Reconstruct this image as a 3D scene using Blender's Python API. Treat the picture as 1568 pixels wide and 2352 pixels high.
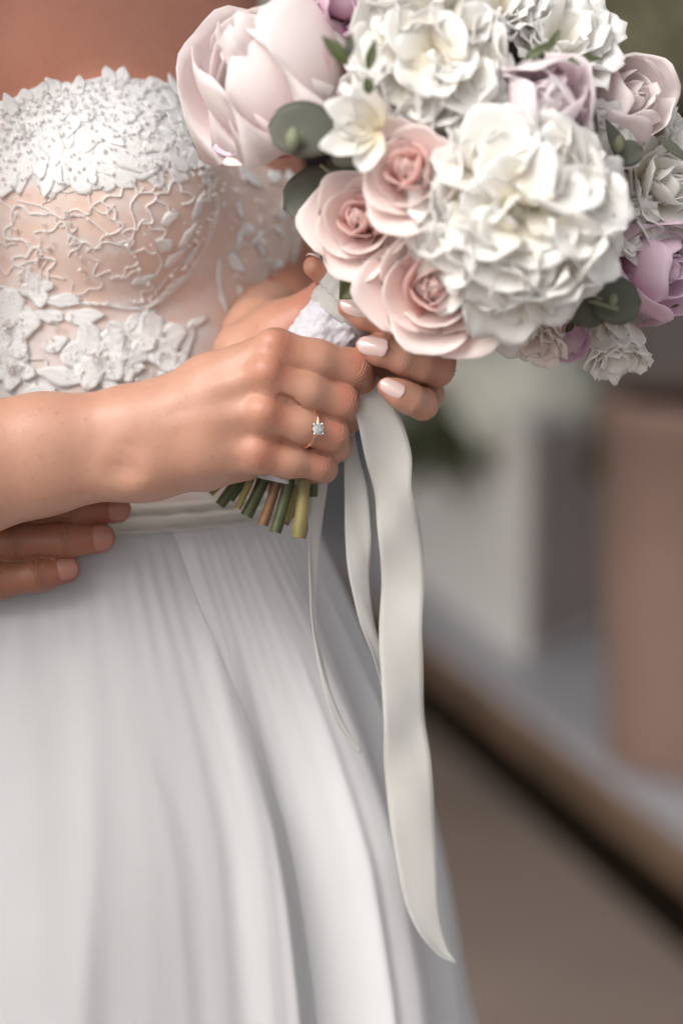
import bpy, math, random
import numpy as np
from mathutils import Matrix, Vector
rng = np.random.default_rng(7)
random.seed(7)
scene = bpy.context.scene
for o in list(bpy.data.objects): bpy.data.objects.remove(o)

# ------------------------------------------------------------------ camera
PITCH = math.radians(12.0)
cam_data = bpy.data.cameras.new('camera'); cam = bpy.data.objects.new('camera', cam_data)
scene.collection.objects.link(cam); scene.camera = cam
cam.location = (0, 0, 1.40); cam.rotation_euler = (math.radians(90) - PITCH, 0, 0)
cam_data.sensor_fit = 'HORIZONTAL'; cam_data.sensor_width = 24.0; cam_data.lens = 85.0
cam_data.clip_start = 0.05; cam_data.clip_end = 200
cam_data.dof.use_dof = True; cam_data.dof.focus_distance = 1.268; cam_data.dof.aperture_fstop = 2.7
cam_data.dof.aperture_blades = 0

# ------------------------------------------------------------------ sky and sun (soft overcast, light from the left and the front)
SUN_EL, SUN_AZ = math.radians(44), math.radians(221)      # azimuth clockwise from +Y
sun_dir = Vector((math.sin(SUN_AZ) * math.cos(SUN_EL), math.cos(SUN_AZ) * math.cos(SUN_EL), math.sin(SUN_EL)))
world = bpy.data.worlds.new('World'); scene.world = world; world.use_nodes = True
wn = world.node_tree.nodes; wl = world.node_tree.links
bg = wn['Background']; bg.inputs['Strength'].default_value = 0.10
sky = wn.new('ShaderNodeTexSky'); sky.sky_type = 'NISHITA'; sky.sun_disc = False
sky.sun_elevation = SUN_EL; sky.sun_rotation = SUN_AZ; sky.dust_density = 3.0; sky.air_density = 1.0; sky.ozone_density = 1.0
hs = wn.new('ShaderNodeHueSaturation'); hs.inputs['Saturation'].default_value = 0.08   # a milky, clouded sky
wl.new(sky.outputs[0], hs.inputs['Color']); wl.new(hs.outputs[0], bg.inputs['Color'])
sun_data = bpy.data.lights.new('sun', 'SUN'); sun_data.energy = 1.4; sun_data.angle = math.radians(40); sun_data.color = (1.0, 0.93, 0.85)
sun = bpy.data.objects.new('sun', sun_data); scene.collection.objects.link(sun)
sun.rotation_euler = (-sun_dir).to_track_quat('-Z', 'Y').to_euler(); sun.location = (-4, -4, 6)
scene.view_settings.view_transform = 'Standard'; scene.view_settings.look = 'None'
scene.view_settings.gamma = 1.0; scene.view_settings.use_curve_mapping = False
scene.view_settings.exposure = 0.80
scene.cycles.use_denoising = True; scene.cycles.use_adaptive_sampling = True; scene.cycles.adaptive_threshold = 0.04
scene.cycles.max_bounces = 9; scene.cycles.diffuse_bounces = 6; scene.cycles.transmission_bounces = 6; scene.cycles.transparent_max_bounces = 8
scene.cycles.sample_clamp_indirect = 6.0

# ------------------------------------------------------------------ helpers
# Working frame: centimetres, x right, y up, z towards the camera, origin on the focal plane; D = distance of that plane.
D = 128.0; K = 24.0 / 85.0 * D / 1568.0
def P(u, v, z=0.0):
    s = (D - z) / D
    return np.array([(u - 784.0) * K * s, (1176.0 - v) * K * s, z])
cp, sp = math.cos(PITCH), math.sin(PITCH)
RC = np.array([[1, 0, 0], [0, sp, -cp], [0, cp, sp]])     # columns: right, up, back in world axes
CAMW = np.array([0, 0, 1.40])
def W(p):
    q = np.asarray(p, dtype=float).reshape(-1, 3).copy(); q[:, 2] -= D
    return CAMW + (q @ RC.T) * 0.01
def Winv(w):
    q = (np.asarray(w, dtype=float).reshape(-1, 3) - CAMW) * 100.0 @ RC
    q[:, 2] += D
    return q
DOWN = np.array([0, -cp, -sp])                            # gravity in the working frame
def unit(a):
    a = np.asarray(a, dtype=float); return a / (np.linalg.norm(a, axis=-1, keepdims=True) + 1e-12)

col = scene.collection
def empty(name, wloc):
    o = bpy.data.objects.new(name, None); col.objects.link(o); o.location = wloc; o.empty_display_size = 0.05; return o
def tag(o, label=None, cat=None, group=None, kind=None):
    if label: o['label'] = label
    if cat: o['category'] = cat
    if group: o['group'] = group
    if kind: o['kind'] = kind
    return o
def mesh_obj(name, verts, faces, mat, parent=None, world=False, smooth=True, attrs=None, solid=None):
    """verts in the working frame unless world=True; one mesh object whose origin is its own middle."""
    w = np.asarray(verts, dtype=float) if world else W(verts)
    base = np.array(parent.matrix_world.translation) if parent is not None else None
    org = w.mean(0)
    me = bpy.data.meshes.new(name)
    faces = faces.tolist() if isinstance(faces, np.ndarray) else faces
    me.from_pydata((w - org).tolist(), [], faces)
    me.materials.append(mat)
    if smooth: me.polygons.foreach_set('use_smooth', np.ones(len(me.polygons), dtype=bool))
    for k, a in (attrs or {}).items():
        a = np.asarray(a, dtype=np.float32)
        if a.ndim == 2:
            at = me.attributes.new(k, 'FLOAT_COLOR', 'POINT'); c = np.ones((len(a), 4), np.float32); c[:, :3] = a; at.data.foreach_set('color', c.ravel())
        else:
            at = me.attributes.new(k, 'FLOAT', 'POINT'); at.data.foreach_set('value', a)
    me.update()
    o = bpy.data.objects.new(name, me); col.objects.link(o)
    if parent is not None:
        o.parent = parent; o.location = Vector(org - PW[parent.name])
    else:
        o.location = Vector(org)
    PW[o.name] = org
    if solid:
        m = o.modifiers.new('thickness', 'SOLIDIFY'); m.thickness = solid; m.offset = 0
    return o
PW = {}                                                   # world positions of every object (nothing is rotated or scaled)
def root(name, wloc):
    o = empty(name, Vector(wloc)); PW[o.name] = np.array(wloc, dtype=float); return o
def sub(name, parent, wloc):
    o = empty(name, Vector(np.array(wloc) - PW[parent.name])); o.parent = parent; PW[o.name] = np.array(wloc, dtype=float); return o
def join(parts):
    vs, fs, n = [], [], 0
    for v, f in parts:
        vs.append(np.asarray(v)); f = f.tolist() if isinstance(f, np.ndarray) else f
        fs.extend([[i + n for i in q] for q in f]); n += len(v)
    return np.concatenate(vs), fs
def grid_faces(nu, nv, close_u=False):
    f = []
    for i in range(nu if close_u else nu - 1):
        for j in range(nv - 1):
            a = i * nv + j; b = ((i + 1) % nu) * nv + j
            f.append([a, b, b + 1, a + 1])
    return f
def spline(pts, n):
    """Catmull-Rom through the rows of pts, n samples."""
    p = np.asarray(pts, dtype=float); m = len(p)
    if m == 2: t = np.linspace(0, 1, n)[:, None]; return p[0] * (1 - t) + p[1] * t
    q = np.vstack([2 * p[0] - p[1], p, 2 * p[-1] - p[-2]])
    t = np.linspace(0, m - 1 - 1e-9, n); i = t.astype(int); f = (t - i)[:, None]
    a, b, c, d = q[i], q[i + 1], q[i + 2], q[i + 3]
    return 0.5 * ((2 * b) + (c - a) * f + (2 * a - 5 * b + 4 * c - d) * f ** 2 + (3 * b - a - 3 * c + d) * f ** 3)
def tube(path, radii, nseg=8, cap=True, squash=None):
    path = np.asarray(path, float); n = len(path); radii = np.broadcast_to(radii, (n,))
    tan = unit(np.gradient(path, axis=0)); ref = np.array([0.0, 0.0, 1.0])
    if abs(tan[0] @ ref) > 0.9: ref = np.array([0, 1.0, 0])
    nrm = np.zeros_like(path); a = unit(np.cross(tan[0], np.cross(ref, tan[0])))
    for i in range(n):
        a = unit(a - tan[i] * (a @ tan[i])); nrm[i] = a
    bi = np.cross(tan, nrm)
    th = np.linspace(0, 2 * math.pi, nseg, endpoint=False)
    v = path[:, None, :] + radii[:, None, None] * (np.cos(th)[None, :, None] * nrm[:, None, :] + np.sin(th)[None, :, None] * bi[:, None, :] * (squash or 1))
    f = []
    for i in range(n - 1):
        for j in range(nseg):
            k = (j + 1) % nseg
            f.append([i * nseg + j, i * nseg + k, (i + 1) * nseg + k, (i + 1) * nseg + j])
    if cap: f.append(list(range(nseg))[::-1]); f.append([(n - 1) * nseg + j for j in range(nseg)])
    return v.reshape(-1, 3), f
GA = 2.39996
def basis(A):
    A = unit(np.array(A, float)); h = np.array([0, 1.0, 0]) if abs(A[1]) < 0.9 else np.array([1.0, 0, 0])
    x = unit(np.cross(h, A)); return A, x, np.cross(A, x)
def box_w(x0, x1, y0, y1, z0, z1):
    v = [(x, y, z) for x in (x0, x1) for y in (y0, y1) for z in (z0, z1)]
    f = [[0, 1, 3, 2], [4, 6, 7, 5], [0, 4, 5, 1], [2, 3, 7, 6], [0, 2, 6, 4], [1, 5, 7, 3]]
    return np.array(v, float), f

# ------------------------------------------------------------------ implicit surfaces -> meshes
BB = []
def ev(fn, p):
    BB[:] = [p.min(0) - 0.1, p.max(0) + 0.1]; d = fn(p); BB.clear(); return d
def cone(p, a, b, ra, rb):
    if BB:                                                # far from this batch of points: any large distance will do
        pl, ph = BB; r = max(ra, rb)
        gap = np.maximum(np.maximum(np.minimum(a, b) - r - ph, pl - np.maximum(a, b) - r), 0).max()
        if gap > 6.0: return np.full(len(p), gap)
    ba = b - a; h = np.clip(((p - a) @ ba) / (ba @ ba + 1e-9), 0, 1)
    return np.linalg.norm(p - a - h[:, None] * ba, axis=1) - (ra + (rb - ra) * h)
def ball(p, c, r): return np.linalg.norm(p - c, axis=1) - r
def ellip(p, c, rad, M=None):
    q = p - c
    if M is not None: q = q @ M
    k = np.linalg.norm(q / rad, axis=1); return (k - 1.0) * min(rad) * (0.5 + 0.5 * np.clip(k, 0, 2))
def smin(a, b, k):
    h = np.clip(0.5 + 0.5 * (b - a) / k, 0, 1); return b + (a - b) * h - k * h * (1 - h)
def chain(p, pts, k=0.2):
    d = None
    for a, b in zip(pts[:-1], pts[1:]):
        e = cone(p, a[0], b[0], a[1], b[1]); d = e if d is None else smin(d, e, k)
    return d
def J(*rows): return [(P(r[0], r[1], r[2]), r[3]) for r in rows]
def surface(fn, lo, hi, h, block=8):
    """Naive surface nets on a sparse set of blocks; vertices then pulled onto the zero level."""
    lo = np.array(lo, float); n = (np.ceil((np.array(hi) - lo) / h / block).astype(int)) * block + 1
    vol = np.full(n, 9.0, np.float32); nb = (n - 1) // block
    c = np.stack(np.meshgrid(*[np.arange(k) for k in nb], indexing='ij'), -1).reshape(-1, 3)
    ctr = lo + (c * block + block / 2) * h
    dc = np.concatenate([ev(fn, q) for q in np.array_split(ctr, max(1, len(ctr) // 400))]); rad = block * h * 0.87 * 1.35 + 0.02
    off = np.stack(np.meshgrid(*[np.arange(block + 1)] * 3, indexing='ij'), -1).reshape(-1, 3)
    for q in c[dc < -rad]: vol[q[0]*block:q[0]*block+block+1, q[1]*block:q[1]*block+block+1, q[2]*block:q[2]*block+block+1] = -9.0
    act = c[np.abs(dc) <= rad]
    for s in range(0, len(act), 60):
        a = act[s:s + 60]; idx = (a[:, None, :] * block + off[None]).reshape(-1, 3)
        vol[idx[:, 0], idx[:, 1], idx[:, 2]] = ev(fn, lo + idx * h)
    s = vol < 0
    cnt = sum(s[i:n[0]-1+i, j:n[1]-1+j, k:n[2]-1+k].astype(np.int8) for i in (0, 1) for j in (0, 1) for k in (0, 1))
    cells = np.argwhere((cnt > 0) & (cnt < 8)); cid = np.full(n - 1, -1, np.int64); cid[tuple(cells.T)] = np.arange(len(cells))
    acc = np.zeros((len(cells), 3)); num = np.zeros(len(cells))
    cor = [(i, j, k) for i in (0, 1) for j in (0, 1) for k in (0, 1)]
    for x in cor:
        for ax in range(3):
            if x[ax] == 0:
                y = list(x); y[ax] = 1
                a = vol[tuple((cells + x).T)]; b = vol[tuple((cells + y).T)]; m = (a < 0) != (b < 0)
                t = np.where(m, a / np.where(m, a - b, 1), 0); pt = np.tile(np.array(x, float), (len(cells), 1)); pt[:, ax] = t
                acc[m] += pt[m]; num += m
    V = lo + (cells + acc / num[:, None]) * h
    F = []
    for ax in range(3):
        b, c2 = (ax + 1) % 3, (ax + 2) % 3
        sl0 = [slice(None)] * 3; sl1 = [slice(None)] * 3; sl0[ax] = slice(0, -1); sl1[ax] = slice(1, None)
        e = np.argwhere(s[tuple(sl0)] != s[tuple(sl1)])
        e = e[(e[:, b] > 0) & (e[:, c2] > 0) & (e[:, b] < n[b] - 1) & (e[:, c2] < n[c2] - 1)]
        q = []
        for db, dc2 in ((-1, -1), (0, -1), (0, 0), (-1, 0)):
            i = e.copy(); i[:, b] += db; i[:, c2] += dc2; q.append(cid[tuple(i.T)])
        q = np.stack(q, 1); flip = ~s[tuple(e.T)]
        q[flip] = q[flip][:, ::-1]; F.append(q)
    F = np.concatenate(F)
    G = np.zeros_like(V)
    for it in range(2):
        for s0 in range(0, len(V), 6000):
            v = V[s0:s0 + 6000]; dd = ev(fn, v)
            g = np.stack([ev(fn, v + d) - dd for d in np.eye(3) * h * 0.4], 1) / (h * 0.4)
            if it == 0: V[s0:s0 + 6000] = v - np.clip(dd / ((g * g).sum(1) + 1e-6), -h, h)[:, None] * g
            else: G[s0:s0 + 6000] = g
    return V, F, unit(G)
# ------------------------------------------------------------------ materials
def new_mat(name):
    m = bpy.data.materials.new(name); m.use_nodes = True; nt = m.node_tree
    return m, nt, nt.nodes['Principled BSDF'], nt.nodes['Material Output']
def node(nt, kind, **kw):
    n = nt.nodes.new(kind)
    for k, v in kw.items():
        if k in n.inputs: n.inputs[k].default_value = v
        else: setattr(n, k, v)
    return n
def noise(nt, scale, detail=3.0, coord='Object', rough=0.5, stretch=None):
    tc = nt.nodes.new('ShaderNodeTexCoord'); n = nt.nodes.new('ShaderNodeTexNoise')
    n.inputs['Scale'].default_value = scale; n.inputs['Detail'].default_value = detail; n.inputs['Roughness'].default_value = rough
    if stretch:
        mp = nt.nodes.new('ShaderNodeMapping'); mp.inputs['Scale'].default_value = stretch
        nt.links.new(tc.outputs[coord], mp.inputs[0]); nt.links.new(mp.outputs[0], n.inputs['Vector'])
    else: nt.links.new(tc.outputs[coord], n.inputs['Vector'])
    return n
def ramp(nt, src, stops):
    r = nt.nodes.new('ShaderNodeValToRGB'); e = r.color_ramp.elements
    while len(e) < len(stops): e.new(0.5)
    for i, (pos, c) in enumerate(stops):
        e[i].position = pos; e[i].color = (*c, 1) if len(c) == 3 else c
    nt.links.new(src, r.inputs[0]); return r
def attr(nt, name):
    a = nt.nodes.new('ShaderNodeAttribute'); a.attribute_name = name; return a
def mixc(nt, fac, a, b, mode='MIX'):
    m = nt.nodes.new('ShaderNodeMix'); m.data_type = 'RGBA'; m.blend_type = mode
    for sock, val in ((m.inputs[0], fac), (m.inputs[6], a), (m.inputs[7], b)):
        if isinstance(val, (int, float)): sock.default_value = val
        elif isinstance(val, tuple): sock.default_value = (*val, 1)
        else: nt.links.new(val, sock)
    return m.outputs[2]
def math_n(nt, op, a, b=None):
    m = nt.nodes.new('ShaderNodeMath'); m.operation = op
    for i, val in enumerate((a, b)):
        if val is None: continue
        if isinstance(val, (int, float)): m.inputs[i].default_value = val
        else: nt.links.new(val, m.inputs[i])
    return m.outputs[0]
def bump(nt, bsdf, height, strength=0.3, dist=0.001, prev=None):
    b = nt.nodes.new('ShaderNodeBump'); b.inputs['Strength'].default_value = strength; b.inputs['Distance'].default_value = dist
    nt.links.new(height, b.inputs['Height'])
    if prev is not None: nt.links.new(prev, b.inputs['Normal'])
    nt.links.new(b.outputs[0], bsdf.inputs['Normal']); return b.outputs[0]
def plain(name, c, rough=0.6, var=0.12, scale=20.0, bump_s=0.0, bump_scale=200.0, metallic=0.0, spec=0.5):
    m, nt, b, out = new_mat(name)
    n = noise(nt, scale); r = ramp(nt, n.outputs[0], [(0.3, tuple(x * (1 - var) for x in c)), (0.7, tuple(min(1, x * (1 + var)) for x in c))])
    nt.links.new(r.outputs[0], b.inputs['Base Color']); b.inputs['Roughness'].default_value = rough; b.inputs['Metallic'].default_value = metallic
    b.inputs['Specular IOR Level'].default_value = spec
    if bump_s: bump(nt, b, noise(nt, bump_scale).outputs[0], bump_s)
    return m
def skin_mat(name, base, red, dark):
    m, nt, b, out = new_mat(name)
    n1 = noise(nt, 48, 4); n2 = noise(nt, 260, 2); n3 = noise(nt, 900, 2)
    c = mixc(nt, n1.outputs[0], (base[0] * 0.93, base[1] * 0.84, base[2] * 0.80), tuple(min(1, x * 1.10) for x in base))
    a = attr(nt, 'red'); c = mixc(nt, a.outputs['Fac'], c, red)
    fr = ramp(nt, n2.outputs[0], [(0.62, (0, 0, 0)), (0.78, (1, 1, 1))])
    c = mixc(nt, math_n(nt, 'MULTIPLY', fr.outputs[0], 0.30), c, dark)
    nt.links.new(c, b.inputs['Base Color'])
    b.inputs['Roughness'].default_value = 0.43; b.inputs['Specular IOR Level'].default_value = 0.45
    b.inputs['Subsurface Weight'].default_value = 0.15; b.inputs['Subsurface Radius'].default_value = (1.0, 0.38, 0.2); b.inputs['Subsurface Scale'].default_value = 0.0035
    # wrinkles across the joints: 'wt' runs along the finger, 'wm' says how much
    t = attr(nt, 'wt'); mk = attr(nt, 'wm')
    ph = math_n(nt, 'ADD', math_n(nt, 'MULTIPLY', t.outputs['Fac'], 20.0), math_n(nt, 'MULTIPLY', noise(nt, 200, 3).outputs[0], 10.0))
    wv = math_n(nt, 'MULTIPLY', math_n(nt, 'POWER', math_n(nt, 'ABSOLUTE', math_n(nt, 'SINE', ph)), 0.6), mk.outputs['Fac'])
    nb = bump(nt, b, wv, 0.95, 0.00075)
    nb = bump(nt, b, n3.outputs[0], 0.25, 0.0004, nb)
    nb = bump(nt, b, n2.outputs[0], 0.20, 0.0006, nb)
    return m
M = {}
M['skin'] = skin_mat('bride_skin', (0.49, 0.275, 0.198), (0.47, 0.145, 0.088), (0.30, 0.13, 0.075))
M['groom_skin'] = skin_mat('groom_skin', (0.27, 0.118, 0.073), (0.30, 0.085, 0.055), (0.22, 0.10, 0.06))
def gloss(name, c, rough=0.12, coat=0.6):
    m, nt, b, out = new_mat(name)
    n = noise(nt, 120); nt.links.new(mixc(nt, n.outputs[0], tuple(x * 0.97 for x in c), c), b.inputs['Base Color'])
    b.inputs['Roughness'].default_value = rough; b.inputs['Coat Weight'].default_value = coat; b.inputs['Coat Roughness'].default_value = 0.08
    b.inputs['Subsurface Weight'].default_value = 0.1; b.inputs['Subsurface Scale'].default_value = 0.002
    return m
M['nail'] = gloss('milky_nail_polish', (0.70, 0.525, 0.49))
M['bare_nail'] = gloss('bare_nail', (0.34, 0.155, 0.115), 0.35, 0.1)
def metal(name, c, rough):
    m, nt, b, out = new_mat(name); n = noise(nt, 300)
    nt.links.new(mixc(nt, n.outputs[0], tuple(x * 0.93 for x in c), c), b.inputs['Base Color'])
    b.inputs['Metallic'].default_value = 1; b.inputs['Roughness'].default_value = rough; return m
M['rose_gold'] = metal('rose_gold', (0.95, 0.60, 0.46), 0.16)
M['white_gold'] = metal('white_gold', (0.80, 0.78, 0.76), 0.18)
m, nt, b, out = new_mat('diamond'); b.inputs['Transmission Weight'].default_value = 0.75; b.inputs['IOR'].default_value = 2.3; b.inputs['Roughness'].default_value = 0.02
nt.links.new(mixc(nt, noise(nt, 700).outputs[0], (0.86, 0.88, 0.92), (1, 1, 1)), b.inputs['Base Color']); M['diamond'] = m
def fabric(name, c, trans=0.25, scale=900.0, bump_s=0.12, rough=0.8, sheen=0.2, c2=None, glitter=False, holes=0.0, crease=0.0, sheer=0.0):
    """Cloth: diffuse with some light coming through and a fine weave in the relief."""
    m, nt, b, out = new_mat(name)
    n = noise(nt, 14, 3); colr = mixc(nt, n.outputs[0], c2 or tuple(x * 0.95 for x in c), c)
    nt.links.new(colr, b.inputs['Base Color']); b.inputs['Roughness'].default_value = rough; b.inputs['Sheen Weight'].default_value = sheen
    b.inputs['Specular IOR Level'].default_value = 0.25
    tr = nt.nodes.new('ShaderNodeBsdfTranslucent'); nt.links.new(colr, tr.inputs[0])
    mx = nt.nodes.new('ShaderNodeMixShader'); mx.inputs[0].default_value = trans
    nt.links.new(b.outputs[0], mx.inputs[1]); nt.links.new(tr.outputs[0], mx.inputs[2]); nt.links.new(mx.outputs[0], out.inputs[0])
    tc = nt.nodes.new('ShaderNodeTexCoord'); hh = None
    for ax in ('X', 'Z'):
        w = nt.nodes.new('ShaderNodeTexWave'); w.bands_direction = ax; w.inputs['Scale'].default_value = scale; w.inputs['Distortion'].default_value = 1.0
        nt.links.new(tc.outputs['Object'], w.inputs[0]); hh = w.outputs[1] if hh is None else math_n(nt, 'ADD', hh, w.outputs[1])
    nb = bump(nt, b, hh, bump_s, 0.0003)
    if crease:
        nb = bump(nt, b, noise(nt, 22, 4, stretch=(1, 1, 0.10)).outputs[0], crease, 0.004, nb); bump(nt, b, noise(nt, 70, 4, stretch=(1, 1, 0.3)).outputs[0], crease * 0.5, 0.0012, nb)
    if holes:                                             # open threadwork: small gaps that show what lies beneath
        hn = noise(nt, 900, 3); r = ramp(nt, hn.outputs[0], [(0.40, (1, 1, 1)), (0.52, (0, 0, 0))]); tp = nt.nodes.new('ShaderNodeBsdfTransparent')
        m2 = nt.nodes.new('ShaderNodeMixShader'); nt.links.new(math_n(nt, 'MULTIPLY', r.outputs[0], holes), m2.inputs[0]); nt.links.new(mx.outputs[0], m2.inputs[1]); nt.links.new(tp.outputs[0], m2.inputs[2]); nt.links.new(m2.outputs[0], out.inputs[0])
    if sheer:
        tp = nt.nodes.new('ShaderNodeBsdfTransparent'); m2 = nt.nodes.new('ShaderNodeMixShader'); m2.inputs[0].default_value = sheer
        nt.links.new(mx.outputs[0], m2.inputs[1]); nt.links.new(tp.outputs[0], m2.inputs[2]); nt.links.new(m2.outputs[0], out.inputs[0])
    if glitter:
        v = nt.nodes.new('ShaderNodeTexVoronoi'); v.inputs['Scale'].default_value = 95; nt.links.new(tc.outputs['Object'], v.inputs[0])
        r = ramp(nt, v.outputs['Distance'], [(0.035, (1, 1, 1)), (0.06, (0, 0, 0))])
        nt.links.new(math_n(nt, 'MULTIPLY', r.outputs[0], 0.9), b.inputs['Metallic'])
        nt.links.new(math_n(nt, 'SUBTRACT', rough, math_n(nt, 'MULTIPLY', r.outputs[0], 0.55)), b.inputs['Roughness'])
    return m
M['tulle'] = fabric('skirt_tulle', (0.69, 0.685, 0.695), 0.15, 700, 0.10, crease=0.5)
M['tulle_over'] = fabric('outer_tulle', (0.70, 0.695, 0.705), 0.18, 700, 0.10, crease=0.5, sheer=0.55)
M['satin'] = fabric('satin_band', (0.56, 0.54, 0.50), 0.08, 1100, 0.06, rough=0.45)
M['ribbon'] = fabric('ribbon_silk', (0.64, 0.63, 0.605), 0.22, 1500, 0.25, rough=0.9, sheen=0.05, crease=0.45)
M['lace'] = fabric('lace_cotton', (0.90, 0.90, 0.90), 0.12, 500, 0.12, rough=0.8, holes=0.10)
m, nt, b, out = new_mat('wrap_lace'); b.inputs['Roughness'].default_value = 0.9; b.inputs['Specular IOR Level'].default_value = 0.2
v = nt.nodes.new('ShaderNodeTexVoronoi'); v.inputs['Scale'].default_value = 330; n = noise(nt, 130, 5)
mp = nt.nodes.new('ShaderNodeMapping'); tc = nt.nodes.new('ShaderNodeTexCoord'); nt.links.new(tc.outputs['Object'], mp.inputs[0]); mp.inputs['Rotation'].default_value = (0.3, 0.7, 0.4); nt.links.new(mp.outputs[0], v.inputs[0])
nt.links.new(ramp(nt, math_n(nt, 'ADD', n.outputs[0], math_n(nt, 'MULTIPLY', v.outputs['Distance'], 0.35)), [(0.40, (0.28, 0.28, 0.35)), (0.47, (0.60, 0.60, 0.645))]).outputs[0], b.inputs['Base Color'])
nb = bump(nt, b, n.outputs[0], 0.9, 0.0025); bump(nt, b, v.outputs['Distance'], 0.35, 0.0008, nb); M['wrap'] = m
M['cord'] = fabric('embroidery_thread', (0.90, 0.87, 0.85), 0.02, 900, 0.4)
# bodice: nude lining seen through white net, whiter where the lace is denser; 'lace' also carries the far side's painted shade
m, nt, b, out = new_mat('bodice_net')
a = attr(nt, 'lace'); n = noise(nt, 55, 5); n2 = noise(nt, 13, 3)
fac = math_n(nt, 'ADD', a.outputs['Fac'], math_n(nt, 'MULTIPLY', math_n(nt, 'SUBTRACT', n.outputs[0], 0.5), 1.1))
rr = ramp(nt, fac, [(0.35, (0, 0, 0)), (0.75, (1, 1, 1))])
nude = mixc(nt, n2.outputs[0], (0.68, 0.51, 0.435), (0.74, 0.59, 0.52))
nt.links.new(mixc(nt, rr.outputs[0], nude, (0.70, 0.68, 0.68)), b.inputs['Base Color'])
b.inputs['Roughness'].default_value = 0.75; b.inputs['Specular IOR Level'].default_value = 0.2; b.inputs['Sheen Weight'].default_value = 0.15
v = nt.nodes.new('ShaderNodeTexVoronoi'); v.inputs['Scale'].default_value = 900; v.feature = 'DISTANCE_TO_EDGE'
tc = nt.nodes.new('ShaderNodeTexCoord'); nt.links.new(tc.outputs['Object'], v.inputs[0])
nb = bump(nt, b, v.outputs['Distance'], 0.25, 0.0004); bump(nt, b, n.outputs[0], 0.5, 0.0012, nb); M['bodice'] = m
m, nt, b, out = new_mat('crystal_bead'); b.inputs['Roughness'].default_value = 0.08; b.inputs['Coat Weight'].default_value = 1.0
nt.links.new(mixc(nt, noise(nt, 150).outputs[0], (0.75, 0.71, 0.67), (0.97, 0.97, 0.97)), b.inputs['Base Color']); b.inputs['Metallic'].default_value = 0.25; M['bead'] = m
def petal_mat(name, stops, edge=None, fleck=None, trans=0.36, vein=0.05):
    """'pt' runs from petal base to tip, 'pe' from the middle to the rim; pigment follows them."""
    m, nt, b, out = new_mat(name)
    t = attr(nt, 'pt'); e = attr(nt, 'pe'); n = noise(nt, 45, 4)
    f = math_n(nt, 'ADD', t.outputs['Fac'], math_n(nt, 'MULTIPLY', math_n(nt, 'SUBTRACT', n.outputs[0], 0.5), 0.25))
    c = ramp(nt, f, stops).outputs[0]
    if edge: c = mixc(nt, ramp(nt, math_n(nt, 'ADD', e.outputs['Fac'], math_n(nt, 'MULTIPLY', n.outputs[0], 0.3)), [(edge[1], (0, 0, 0)), (edge[2], (1, 1, 1))]).outputs[0], c, edge[0])
    if fleck:
        n2 = noise(nt, 38, 2, stretch=(1, 1, 0.4)); c = mixc(nt, math_n(nt, 'MULTIPLY', ramp(nt, n2.outputs[0], [(fleck[1], (0, 0, 0)), (fleck[1] + 0.07, (1, 1, 1))]).outputs[0], fleck[2]), c, fleck[0])
    nt.links.new(c, b.inputs['Base Color']); b.inputs['Roughness'].default_value = 0.55; b.inputs['Specular IOR Level'].default_value = 0.25; b.inputs['Sheen Weight'].default_value = 0.15
    tr = nt.nodes.new('ShaderNodeBsdfTranslucent'); nt.links.new(c, tr.inputs[0])
    mx = nt.nodes.new('ShaderNodeMixShader'); mx.inputs[0].default_value = trans
    nt.links.new(b.outputs[0], mx.inputs[1]); nt.links.new(tr.outputs[0], mx.inputs[2]); nt.links.new(mx.outputs[0], out.inputs[0])
    bump(nt, b, noise(nt, 420, 3).outputs[0], vein, 0.0008)
    return m
M['p_white'] = petal_mat('white_peony_petal', [(0.0, (0.93, 0.83, 0.60)), (0.45, (0.965, 0.925, 0.83)), (0.85, (0.965, 0.955, 0.935))])
M['p_blush'] = petal_mat('blush_peony_petal', [(0.0, (0.96, 0.60, 0.63)), (0.4, (0.975, 0.84, 0.845)), (0.8, (0.975, 0.905, 0.90))], edge=((0.90, 0.62, 0.72), 1.06, 1.28), fleck=((0.80, 0.22, 0.42), 0.655, 0.6))
M['p_lilac'] = petal_mat('lilac_peony_petal', [(0.0, (0.92, 0.34, 0.46)), (0.3, (0.965, 0.82, 0.865)), (0.8, (0.97, 0.905, 0.925))], edge=((0.90, 0.72, 0.83), 1.10, 1.3), fleck=((0.66, 0.12, 0.42), 0.66, 0.7))
M['p_pink'] = petal_mat('pink_peony_petal', [(0.0, (0.82, 0.30, 0.46)), (0.4, (0.87, 0.58, 0.72)), (0.9, (0.90, 0.74, 0.84))], edge=((0.70, 0.30, 0.50), 1.0, 1.25))
M['p_rose'] = petal_mat('rose_outer_petal', [(0.0, (0.96, 0.60, 0.54)), (0.4, (0.975, 0.79, 0.755)), (0.9, (0.975, 0.88, 0.85))], edge=((0.90, 0.86, 0.74), 1.02, 1.2))
M['p_rose_in'] = petal_mat('rose_inner_petal', [(0.0, (0.92, 0.30, 0.24)), (0.38, (0.96, 0.58, 0.53)), (0.75, (0.97, 0.77, 0.735))])
M['p_peach'] = petal_mat('peach_spray_rose_petal', [(0.0, (0.92, 0.64, 0.50)), (0.5, (0.94, 0.81, 0.73)), (0.95, (0.95, 0.90, 0.86))])
M['p_cream'] = petal_mat('cream_carnation_petal', [(0.0, (0.84, 0.80, 0.60)), (0.4, (0.93, 0.90, 0.84)), (0.95, (0.95, 0.93, 0.91))])
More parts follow.
